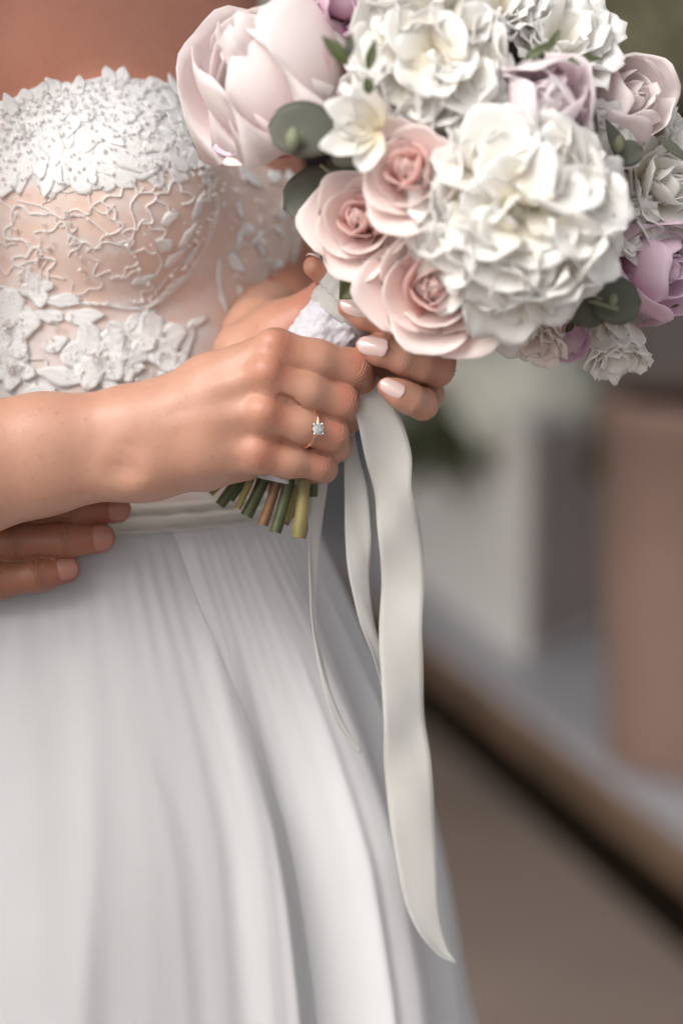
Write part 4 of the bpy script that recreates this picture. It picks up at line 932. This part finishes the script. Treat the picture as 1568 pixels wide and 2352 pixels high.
def rose(u, v, z, axis, rad, seed, n_in=9, n_out=9, label=None, name='rose', mats=('p_rose_in', 'p_rose'), openness=1.0, ruffle=0.02):
    fl, c, A, X, Y = flower(name, u, v, z, axis); r = np.random.default_rng(seed)
    if label: fl['label'] = label
    base = c - A * rad * 0.6
    parts, pt, pe = [], [], []                            # the tight furled heart
    for i in range(9):
        a = GA * i; R = X * math.cos(a) + Y * math.sin(a); f = i / 9
        V, fa, p1, p2 = petal(base + A * rad * 0.1 + R * rad * 0.03, A, R, rad * (1.0 + 0.03 * i % 0.1), rad * (0.30 + 0.5 * f), 0.04 + 0.22 * f, -0.22 + 0.1 * f, 1.45 - 0.3 * f, rad * 0.01, 0, 3, seed * 31 + i, 8, 9)
        parts.append((V, fa)); pt += list(p1); pe += list(p2)
    V, fa = join(parts); mesh_obj('heart', V, fa, M[mats[0]], fl, attrs={'pt': pt, 'pe': pe}, solid=0.0005)
    for i in range(n_in):
        f = i / n_in; a = GA * i; R = X * math.cos(a) + Y * math.sin(a)
        add_petal(fl, mats[0], base + A * rad * 0.08, A, R, rad * (1.05 + 0.15 * f), rad * (0.6 + 0.75 * f), 0.10 + 0.62 * f, -0.30 + 0.45 * f, 1.35 - 0.35 * f, rad * 0.025, 0, 4, seed * 100 + i, 9, 11)
    for i in range(n_out):
        f = (i + 0.5) / n_out; a = GA * (i + n_in) + r.uniform(-.15, .15); R = X * math.cos(a) + Y * math.sin(a)
        add_petal(fl, mats[1], base, A, R, rad * (1.22 + 0.22 * f) * r.uniform(.95, 1.05), rad * (1.5 + 0.3 * f), 0.70 + 0.42 * f * openness, 0.15 + 1.15 * f * openness, 0.95 - 0.35 * f, rad * ruffle * (1 + f), 0.0, 5, seed * 100 + 40 + i, 10, 11, bend=1.5 + f)
    return fl
def carnation(u, v, z, axis, rad, n, seed, mat, name='carnation', label=None, spread=1.1, fringe=0.05):
    fl, c, A, X, Y = flower(name, u, v, z, axis); r = np.random.default_rng(seed)
    if label: fl['label'] = label
    base = c - A * rad * 0.9
    for i in range(n):
        f = ((i + 0.5) / n) ** 0.6; a = GA * i; R = X * math.cos(a) + Y * math.sin(a)
        add_petal(fl, mat, base, A, R, rad * r.uniform(1.45, 1.75) * (0.85 + 0.2 * f), rad * r.uniform(1.05, 1.5), 0.15 + 0.35 * f, 0.10 + spread * f + r.uniform(-.1, .2), r.uniform(0.4, 0.8), rad * 0.10, 0.06, r.uniform(8, 12), seed * 100 + i, 9, 11, bend=1.6, fringe=fringe * 0.5)
    return fl
# front of the dome, nearest the camera
ruffled_peony(1200, 476, 10.6, (0.10, 0.12, 1.0), 4.95, 34, 10, 1, label='largest white ruffled peony at the front of the bouquet')
ruffled_peony(985, 128, 9.0, (-0.05, 0.30, 1.0), 3.9, 26, 8, 2, label='white ruffled peony at the top of the bouquet')
rose(1000, 660, 8.0, (-0.10, -0.10, 1.0), 3.3, 3, 10, 10, label='blush rose with coral heart nearest the fingers')
rose(945, 398, 10.4, (-0.30, 0.15, 1.0), 2.75, 4, 9, 7, label='blush rose tucked between the two white peonies', openness=0.75)
rose(832, 506, 7.4, (-0.30, 0.05, 1.0), 2.6, 5, 9, 9, label='blush rose with wide cream outer petals', openness=1.1)
cup_peony(640, 205, 5.2, (-0.48, 0.55, 0.45), 4.6, 10, 6, 'p_blush', label='large cupped blush peony beside the bride\'s chest', close=1.1, inner=6, ruffle=0.018)
cup_peony(1242, 238, 8.8, (0.15, 0.05, 1.0), 2.7, 9, 7, 'p_lilac', label='half-open lilac peony with magenta streak', close=1.0, inner=4)
cup_peony(800, -10, 5.6, (0.0, 0.4, 1.0), 2.2, 7, 8, 'p_pink', label='pink peony cut by the top of the picture', inner=3)
carnation(1290, 90, 4.6, (0.35, 0.45, 0.9), 3.2, 28, 9, 'p_white', 'carnation', 'white frilled carnation on the upper rim')
cup_peony(1420, 240, 2.6, (0.6, 0.25, 0.8), 2.5, 9, 10, 'p_blush', label='pale blush peony on the upper rim', inner=4, close=0.5, ruffle=0.06)
rose(1518, 430, 1.8, (0.7, 0.1, 0.8), 2.6, 11, 8, 8, label='cream rose on the rim', mats=('p_cream', 'p_white'), ruffle=0.05)
cup_peony(1490, 615, 0.8, (0.75, -0.1, 0.6), 2.6, 9, 12, 'p_pink', label='pink peony on the rim', inner=4, close=0.4, ruffle=0.06)
carnation(1225, 762, 1.6, (-0.15, -0.8, 0.5), 2.15, 17, 13, 'p_peach', 'spray_rose', 'small peach spray rose hanging under the bouquet', 0.75, 0.03)
carnation(1418, 800, 1.0, (0.10, -0.85, 0.35), 2.15, 19, 14, 'p_cream', 'carnation', 'small cream carnation hanging under the bouquet', 0.8, 0.05)
carnation(1545, 320, 1.0, (0.8, 0.2, 0.5), 1.6, 12, 15, 'p_white', 'carnation', 'white carnation at the edge of the rim')
cup_peony(1310, 780, -1.2, (0.1, -0.9, 0.3), 1.1, 6, 16, 'p_pink', label='small pink bud between the peach and cream blooms', inner=0)
cup_peony(1130, 300, 4.6, (0.1, 0.2, 1.0), 2.2, 7, 17, 'p_white', inner=3, label='white half-open peony behind the front blooms')
carnation(1370, 420, 3.4, (0.6, 0.1, 0.8), 2.0, 14, 18, 'p_white', label='white carnation beside the largest peony')
for k, (u_, v_, z_, ax_, rd_, n_, mt_, lb_) in enumerate(((1080, 255, 7.0, (0, 0.2, 1), 2.6, 16, 'p_white', 'white carnation between the two white peonies'), (1350, 330, 4.6, (0.4, 0, 1), 2.3, 15, 'p_white', 'white carnation beside the lilac peony'), (880, 250, 5.2, (-0.3, 0, 1), 2.3, 14, 'p_white', 'white carnation behind the eucalyptus'),
        (1330, 610, 3.6, (0.5, -0.4, 0.8), 2.2, 14, 'p_peach', 'peach spray rose behind the largest peony'), (1150, 730, 3.8, (0, -0.6, 0.8), 2.0, 14, 'p_cream', 'cream carnation under the largest peony'), (1440, 520, 2.6, (0.7, -0.1, 0.8), 2.2, 14, 'p_white', 'white carnation at the right of the largest peony'), (745, 60, 3.4, (-0.2, 0.5, 0.8), 2.0, 14, 'p_blush', 'blush bloom behind the cupped peony'), (1150, 10, 5.6, (0.1, 0.4, 0.9), 2.5, 16, 'p_white', 'white carnation at the upper edge between two white blooms'))):
    carnation(u_, v_, z_, ax_, rd_, n_, 60 + k, mt_, 'carnation', lb_)
fl, c, A, X, Y = flower('peony', 560, 335, 4.4, (-0.5, -0.6, 0.6)); fl['label'] = 'low petal of the cupped peony with a magenta edge'
add_petal(fl, 'p_pink', P(640, 338, 4.6), np.array([0, 0.45, 0.9]), np.array([-1.0, -0.1, 0.0]), 3.3, 1.7, 1.3, 1.75, 0.8, 0.05, 0, 4, 911)
add_petal(fl, 'p_blush', P(645, 345, 4.9), np.array([0, 0.2, 0.98]), np.array([-1.0, -0.22, 0.0]), 3.0, 1.5, 1.3, 1.7, 0.7, 0.05, 0, 4, 912)
# long white guard petals of the upper peony spilling over the eucalyptus
fl, c, A, X, Y = flower('peony', 865, 300, 11.0, (-0.7, -0.3, 0.8)); fl['label'] = 'loose white petals over the eucalyptus leaf'
for i, (a, L_, w_) in enumerate(((2.7, 3.0, 2.0), (3.5, 3.1, 1.9), (2.0, 2.6, 1.9), (4.3, 2.4, 1.6), (3.1, 2.3, 1.5))):
    R = np.array([math.cos(a), math.sin(a), 0.1]); add_petal(fl, 'p_white', c, np.array([0.1, 0, 1.0]), R, L_, w_, 1.1, 1.3 + 0.15 * (i % 2), 0.6, 0.08, 0, 5, 1700 + i)
# ------------------------------------------------------------------ leaves
def leaf(name, mat, p, along, normal, L, Wd, round_=0.0, fold=0.25, curl=0.15, seed=0, midrib=True, na=11, nb_=7):
    along = unit(np.array(along, float)); n = np.array(normal, float); n = unit(n - along * (n @ along)); s = np.cross(along, n); V = []
    for i in range(na):
        a = i / (na - 1); w = (math.sin(math.pi * a ** 0.75) ** 0.9 if not round_ else math.sqrt(max(0, 1 - (2 * a - 1) ** 2))) * Wd / 2; w = max(w, 0.01)
        for j in range(nb_):
            b = -1 + 2 * j / (nb_ - 1)
            V.append(p + along * (a * L) + s * b * w + n * (fold * abs(b) * w - curl * L * (a - 0.5) ** 2 + 0.02 * math.sin(9 * a + 4 * b + seed)))
    return mesh_obj(name, np.array(V), grid_faces(na, nb_), M[mat], bouquet, solid=0.0006)
E = lambda u, v, z, a, L, w, nrm=(0, 0, 1), mat='euc', rd=1, nm='eucalyptus_leaf', zt=0.0, fold=0.12: leaf(nm, mat, P(u, v, z), (math.cos(a), math.sin(a), zt), nrm, L, w, rd, fold, 0.12, u)
E(778, 310, 10.2, 3.0, 3.5, 2.9, (0.1, 0.2, 1)); E(768, 330, 9.6, 5.5, 1.4, 1.6, (0, 0.6, 1)); E(800, 415, 5.6, 3.55, 3.6, 2.9, (0.1, 0.2, 1)); E(862, 396, 5.4, 2.9, 2.6, 1.7, (0, 0.4, 1)); E(650, 352, 3.6, 0.0, 2.6, 0.8, (0, 1, 0.5), 'sage', 0)
E(1390, 650, 6.0, 4.1, 2.6, 2.2, (-.2, -.2, 1)); E(1358, 692, 6.4, 0.0, 2.5, 2.5, (0.15, 0.15, 1)); E(1282, 712, 5.6, 0.2, 2.4, 2.0, (0, 0.3, 1)); E(1330, 640, 5.2, 0.2, 1.8, 1.4, (0, 0.2, 1))
E(1352, 352, 7.5, 1.5, 2.9, 0.75, (0.4, 0, 1), rd=0); E(1440, 378, 6.0, 2.0, 2.6, 0.9, (0.3, 0, 1), rd=0); E(1410, 362, 6.2, 0.3, 1.5, 1.4, (0.2, 0.2, 1)); E(1512, 312, 4.5, -0.7, 2.2, 0.55, (0.2, 0, 1), rd=0)
for (u_, v_, z_, a_, L_, w_, mt) in ((800, 148, 13.2, 2.3, 1.9, 0.75, 'leaf'), (802, 130, 13.0, 1.5, 1.2, 0.45, 'euc'), (845, 160, 13.4, 1.35, 1.5, 0.55, 'leaf'), (848, 215, 13.2, 1.7, 0.9, 0.55, 'leaf'), (1205, 135, 10.5, 0.55, 1.7, 0.5, 'leaf'), (1255, 115, 9.6, 1.0, 1.2, 0.4, 'leaf'), (1300, 140, 9.0, 0.1, 1.8, 0.5, 'leaf'),
                                     (870, 600, 3.4, 3.9, 2.8, 2.3, 'leaf'), (1442, 170, 1.4, 0.7, 0.5, 0.35, 'sage'), (1560, 560, 0.5, 5.0, 1.4, 0.6, 'leaf'), (1552, 610, 0.3, 4.2, 1.5, 0.6, 'leaf'), (1562, 700, 0.0, 3.9, 1.0, 0.5, 'leaf'), (890, 325, 7.2, 0.3, 1.1, 0.6, 'leaf'), (735, 585, 3.6, -0.6, 2.2, 0.7, 'leaf'),
                                     (1400, 760, 1.6, 5.4, 0.9, 0.5, 'sage'), (1300, 762, 0.8, 0.9, 0.8, 0.35, 'leaf'), (1140, 790, 1.4, 0.6, 0.9, 0.4, 'sage'), (1185, 735, 2.0, 5.6, 1.0, 0.45, 'sage')):
    leaf('leaf', mt, P(u_, v_, z_), (math.cos(a_), math.sin(a_), 0.0), (0.1, 0.25, 1), L_, w_, 0, 0.3, 0.2, u_)
for (u_, v_, z_, a_, L_, w_) in ((455, 312, 2.6, 5.0, 1.0, 0.7), (468, 330, 2.4, 5.6, 1.1, 0.6), (500, 352, 2.6, 5.9, 0.9, 0.35)):
    leaf('sepal', 'leaf', P(u_, v_, z_), (math.cos(a_), math.sin(a_), 0.3), (-0.2, 0.1, 1), L_, w_, 0, 0.5, 0.3, u_)
for a_, b_ in (((692, 305, 10.9), (672, 345, 10.8)), ((735, 378, 6.4), (790, 425, 6.2)), ((1330, 660, 6.4), (1380, 690, 6.8)), ((1350, 690, 7.0), (1420, 710, 7.2))):
    vv, f = tube(spline([P(*a_), P((a_[0] + b_[0]) / 2 + 2, (a_[1] + b_[1]) / 2, a_[2] + .1), P(*b_)], 6), np.linspace(0.09, 0.14, 6), 6); mesh_obj('twig', vv, f, M['sage'], bouquet)
for (u_, v_, z_, r_) in ((672, 318, 11.0, 0.38), (1420, 330, 7.0, 0.3), (1468, 196, 1.0, 0.2), (1408, 688, 7.3, 0.22)):
    q = np.linspace(0, 1, 8); vv, f = tube(np.array([P(u_, v_, z_) + np.array([0.1, 1.0, 0.1]) * (t - 0.5) * r_ * 3 for t in q]), r_ * np.sin(math.pi * (0.06 + 0.9 * q)) ** 0.7, 9); mesh_obj('flower_bud', vv, f, M['sage'], bouquet)
# ------------------------------------------------------------------ bound handle: stems, lace wrap, satin edge
HPATH = spline([P(628, 1118, -1.7), P(655, 1000, -1.6), P(702, 855, -1.5), P(795, 718, -1.2), P(868, 636, -0.6)], 200)
HB = P(795, 718, -1.2); hx = unit(HPATH[-1] - HPATH[-30])
def handle(t0, t1, r0, r1, n, nseg, fn):
    t = np.linspace(t0, t1, n); path = np.stack([np.interp(t, np.linspace(0, 1, 200), HPATH[:, k]) for k in range(3)], 1); tan = unit(np.gradient(path, axis=0)); th = np.linspace(0, 2 * math.pi, nseg, endpoint=False); V = []
    for i in range(n):
        a = unit(np.cross(tan[i], [0, 0, 1.0])); b = np.cross(a, tan[i])
        for q in th: V.append(path[i] + (a * math.cos(q) + b * math.sin(q)) * ((r0 + (r1 - r0) * i / (n - 1)) + fn(t[i], q)))
    f = []
    for i in range(n - 1):
        for j in range(nseg): k = (j + 1) % nseg; f.append([i * nseg + j, (i + 1) * nseg + j, (i + 1) * nseg + k, i * nseg + k])
    return np.array(V), f
def lacewave(t, q): return 0.07 * math.sin(34 * t + 3 * math.sin(2 * q)) + 0.07 * math.sin(9 * q + 21 * t) * math.sin(60 * t + 2 * q) + 0.05 * math.sin(17 * q - 70 * t) * math.sin(11 * q + 90 * t)
V, f = handle(0.03, 0.76, 1.55, 1.95, 150, 120, lacewave); mesh_obj('lace_wrap', V, f, M['wrap'], bouquet)
V, f = handle(0.715, 0.785, 1.96, 2.00, 26, 90, lambda t, q: 0.10 * math.sin(math.pi * (t - 0.715) / 0.07) + 0.02 * math.sin(5 * q + 60 * t) + 0.012 * math.sin(31 * q)); mesh_obj('satin_edge', V, f, M['ribbon'], bouquet, solid=0.0008)
V, f = handle(0.78, 0.96, 2.0, 2.25, 14, 90, lambda t, q: 0.10 * math.sin(17 * q + 9 * t)); mesh_obj('satin_frill', V, f, M['ribbon'], bouquet, solid=0.0008)
def stem(u0, v0, z0, u1, v1, z1, r, mat, nodes=0):
    a, b = P(u0, v0, z0), P(u1, v1, z1); n = 9; t = np.linspace(0, 1, n); path = a + (b - a) * t[:, None] + np.outer(np.sin(math.pi * t) * 0.06, [1, 0.2, 0])
    rad = r * (1 + 0.05 * np.sin(7 * t + u0)); rad[-2] *= 1.0 + nodes
    vv, f = tube(path, rad, 12, cap=False); s = mesh_obj('stem', vv, f, M[mat], bouquet)
    d = unit(b - a); x = unit(np.cross(d, [0.3, 0.2, 1])); y = np.cross(d, x); q = np.linspace(0, 2 * math.pi, 12, endpoint=False); slant = unit(d + 0.35 * x)
    end = path[-1] + (np.outer(np.cos(q), x) + np.outer(np.sin(q), y)) * rad[-1] * 0.97
    mesh_obj('cut_end', np.vstack([end, path[-1] + d * 0.04]), [[i, (i + 1) % 12, 12] for i in range(12)], M['cut'], s, smooth=False)
for row in ((575, 1060, -2.2, 505, 1160, -2.4, 0.30, 'stem_dark'), (560, 1060, -2.6, 482, 1132, -2.9, 0.22, 'stem_olive'), (590, 1060, -2.8, 530, 1148, -3.2, 0.2, 'stem_dark'), (622, 1060, -1.6, 566, 1185, -1.7, 0.34, 'stem_dark'), (648, 1060, -1.0, 603, 1206, -0.9, 0.28, 'stem_red'),
            (672, 1060, -0.7, 632, 1223, -0.5, 0.31, 'stem_dark', 0.05), (699, 1060, -0.6, 686, 1236, -0.4, 0.36, 'stem_olive', 0.2), (690, 1060, -1.8, 655, 1196, -2.0, 0.30, 'stem_olive'), (722, 1070, -2.2, 652, 1202, -2.6, 0.28, 'stem_red'), (712, 1060, -2.6, 716, 1140, -2.8, 0.3, 'stem_dark'),
            (630, 1060, -2.4, 618, 1172, -2.6, 0.22, 'stem_olive'), (655, 1060, -3.0, 672, 1188, -3.2, 0.25, 'stem_dark'), (605, 1060, -3.2, 585, 1150, -3.4, 0.25, 'stem_red'), (700, 1060, -3.2, 728, 1128, -3.4, 0.2, 'stem_olive'), (590, 1060, -1.4, 545, 1168, -1.5, 0.2, 'stem_olive')):
    stem(*row)
# hidden upper stems fan out from the grip to the blooms
for i in range(16):
    a = GA * i; r_ = math.sqrt((i + 0.5) / 16); top = P(1080, 380, 1.0) + np.array([math.cos(a) * 6.0 * r_, math.sin(a) * 6.0 * r_, 1.5 * (1 - r_)])
    vv, f = tube(spline([HB + hx * 0.5 + np.array([math.cos(a), math.sin(a) * 0.3, math.sin(a)]) * 1.1 * r_, (HB + top) / 2 + hx * 1.2 - np.array([0, 0, 1.2]), top], 8), 0.22, 7); mesh_obj('stem', vv, f, M['stem_dark'], bouquet)
# ------------------------------------------------------------------ ribbons
def ribbon(pts, n=70, wave=0.10, seed=0, taper=0.0):
    """rows: u, v, z, half-width in picture units, twist (radians) of the band about its run"""
    q = spline(np.array(pts, float), n); c = np.array([P(a[0], a[1], a[2]) for a in q]); tan = unit(np.gradient(c, axis=0)); V = []; m = 9
    r = np.random.default_rng(seed); ph = r.uniform(0, 6)
    for i in range(n):
        side = unit(np.cross(tan[i], [0, 0, 1.0])); nr = np.cross(side, tan[i]); ct, st = math.cos(q[i, 4]), math.sin(q[i, 4]); sd = side * ct + nr * st; nn = -side * st + nr * ct
        for j in range(m):
            b = -1 + 2 * j / (m - 1); V.append(c[i] + sd * b * q[i, 3] * K + nn * wave * (math.sin(2.2 * b + i * 0.12 + ph) + 0.5 * math.sin(i * 0.33 + 3 * b + ph)))
    return mesh_obj('ribbon', np.array(V), grid_faces(n, m), M['ribbon'], bouquet, solid=0.0004)
ribbon([(800, 850, -0.6, 40, 0.2), (856, 930, 0.2, 52, 0.5), (890, 1040, -0.3, 54, 0.1), (902, 1130, -0.8, 44, -0.3), (918, 1230, -1.4, 52, 0.25), (925, 1330, -2.0, 50, 0.0), (920, 1440, -2.4, 52, -0.25), (924, 1560, -3.1, 50, 0.1), (928, 1660, -3.6, 52, 0.3), (938, 1780, -4.2, 56, -0.1), (952, 1930, -4.9, 52, 0.2), (972, 2080, -5.4, 40, 0.3), (1008, 2175, -5.8, 20, 0.6), (1048, 2213, -6.0, 4, 0.8)], 130, 0.08, 1)
ribbon([(770, 900, -1.0, 30, 0.2), (802, 1030, -1.4, 20, 0.6), (816, 1120, -1.8, 26, 0.2), (822, 1230, -2.2, 30, -0.1), (826, 1330, -2.6, 26, 0.4), (842, 1420, -3.0, 20, 0.6), (868, 1510, -3.6, 14, 0.8), (905, 1640, -4.4, 14, 0.6)], 80, 0.06, 2)
ribbon([(735, 1020, -2.4, 16, 0.2), (736, 1100, -2.8, 18, 0.4), (728, 1180, -3.0, 17, 0.6), (720, 1270, -3.2, 16, 0.8), (719, 1350, -3.4, 14, 0.9), (724, 1450, -3.4, 12, 0.9), (748, 1570, -3.4, 11, 0.9), (785, 1670, -3.6, 10, 0.9), (828, 1728, -3.8, 4, 1.0)], 80, 0.05, 3)
# ------------------------------------------------------------------ rings
def ring_band(parent, c, ax, R1, r, squash, mat, upd=np.array([0, 0, 1.0]), a0=0, a1=2 * math.pi):
    ax = unit(ax); x = unit(upd - ax * (upd @ ax)); y = np.cross(ax, x); t = np.linspace(a0, a1, 48, endpoint=False)
    V = []
    for q in t:
        rd = x * math.cos(q) + y * math.sin(q)
        for s_ in np.linspace(0, 2 * math.pi, 8, endpoint=False): V.append(c + rd * (R1 + r * math.cos(s_)) + ax * r * squash * math.sin(s_))
    f = []
    for i in range(48):
        for j in range(8): k = (j + 1) % 8; i2 = (i + 1) % 48; f.append([i * 8 + j, i2 * 8 + j, i2 * 8 + k, i * 8 + k])
    return mesh_obj('band', np.array(V), f, mat, parent)
rc = P(708, 981, 1.62); rax = unit(R_f[2][2][0] - R_f[2][0][0])
ring = root('engagement_ring', W(rc)[0]); tag(ring, 'rose gold engagement ring with a square diamond on the bride\'s finger', 'ring')
ring_band(ring, rc, rax, 1.07, 0.085, 1.2, M['rose_gold'])
dn = unit(np.array([0.55, 0.0, 0.85]) - rax * 0.0); dn = unit(dn - rax * (dn @ rax) * 0.55)
dc = P(731, 985, 2.95); dx = unit(np.cross([0, 1.0, 0.1], dn)); dy = np.cross(dn, dx)
def gem(c, s, hh):
    q = [(s * .62, s * .62), (-s * .62, s * .62), (-s * .62, -s * .62), (s * .62, -s * .62)]
    top = [c + dx * a * .7 + dy * b * .7 + dn * hh * .4 for a, b in q]; top += [c + (dx * a + dy * b) * .98 + dn * hh * .32 for a, b in ((s * .62, 0), (0, s * .62), (-s * .62, 0), (0, -s * .62))]
    gird = []
    for k in range(8): a = math.pi / 4 * k; e = s * (1.0 if k % 2 == 0 else 1.28); gird.append(c + dx * e * math.cos(a) + dy * e * math.sin(a))
    V = top + gird + [c - dn * hh]
    # girdle k: 0:+x,1:+x+y,2:+y,3:-x+y,4:-x,5:-x-y,6:-y,7:+x-y ; top corners 0:++ 1:-+ 2:-- 3:+-
    g = 8; tc_ = {1: 0, 3: 1, 5: 2, 7: 3}; tm = {0: 4, 2: 5, 4: 6, 6: 7}; f = [[0, 1, 2, 3]]
    for k in range(8):
        k2 = (k + 1) % 8; a = tc_.get(k, tm.get(k)); b = tc_.get(k2, tm.get(k2)); f += [[g + k, g + k2, b, a], [g + k, 16, g + k2]]
    f += [[0, 5, 1], [1, 6, 2], [2, 7, 3], [3, 4, 0]]
    return np.array(V), f
gv, gf = gem(dc, 0.30, 0.26); mesh_obj('diamond', gv, gf, M['diamond'], ring, smooth=False)
for a, b in ((1, 1), (-1, 1), (-1, -1), (1, -1)):
    e = dx * a * 0.23 + dy * b * 0.23; vv, f = tube(np.array([dc + e * 0.55 - dn * 0.42, dc + e * 1.08 - dn * 0.08, dc + e * 1.08 + dn * 0.06]), [0.05, 0.05, 0.06], 7); mesh_obj('prong', vv, f, M['white_gold'], ring)
vv, f = tube(np.array([dc - dn * 0.52, dc - dn * 0.20]), [0.12, 0.2], 10); mesh_obj('setting', vv, f, M['white_gold'], ring)
sc_ = L_f[1][2][0] * 0.5 + L_f[1][1][0] * 0.5 + np.array([0.0, 0, 0.55]); sax = unit(L_f[1][2][0] - L_f[1][1][0])
ring2 = root('thin_ring', W(sc_)[0]); tag(ring2, 'thin gold ring with tiny stones on the finger below the rose', 'ring')
ring_band(ring2, sc_, sax, 0.97, 0.05, 1.2, M['rose_gold'], np.array([1.0, 0, 0]))
for k in range(5):
    a = math.radians(-20 - 13 * k); y_ = np.cross(sax, unit(np.array([1.0, 0, 0]) - sax * sax[0])); x_ = unit(np.array([1.0, 0, 0]) - sax * sax[0])
    q = sc_ + (x_ * math.cos(a) + y_ * math.sin(a) * (1 if y_[1] > 0 else -1)) * 1.03; mesh_obj('stone', q + ICO_V * 0.075, [list(x) for x in ICO_F], M['diamond'], ring2, smooth=False)
print('petals', NPET[0])
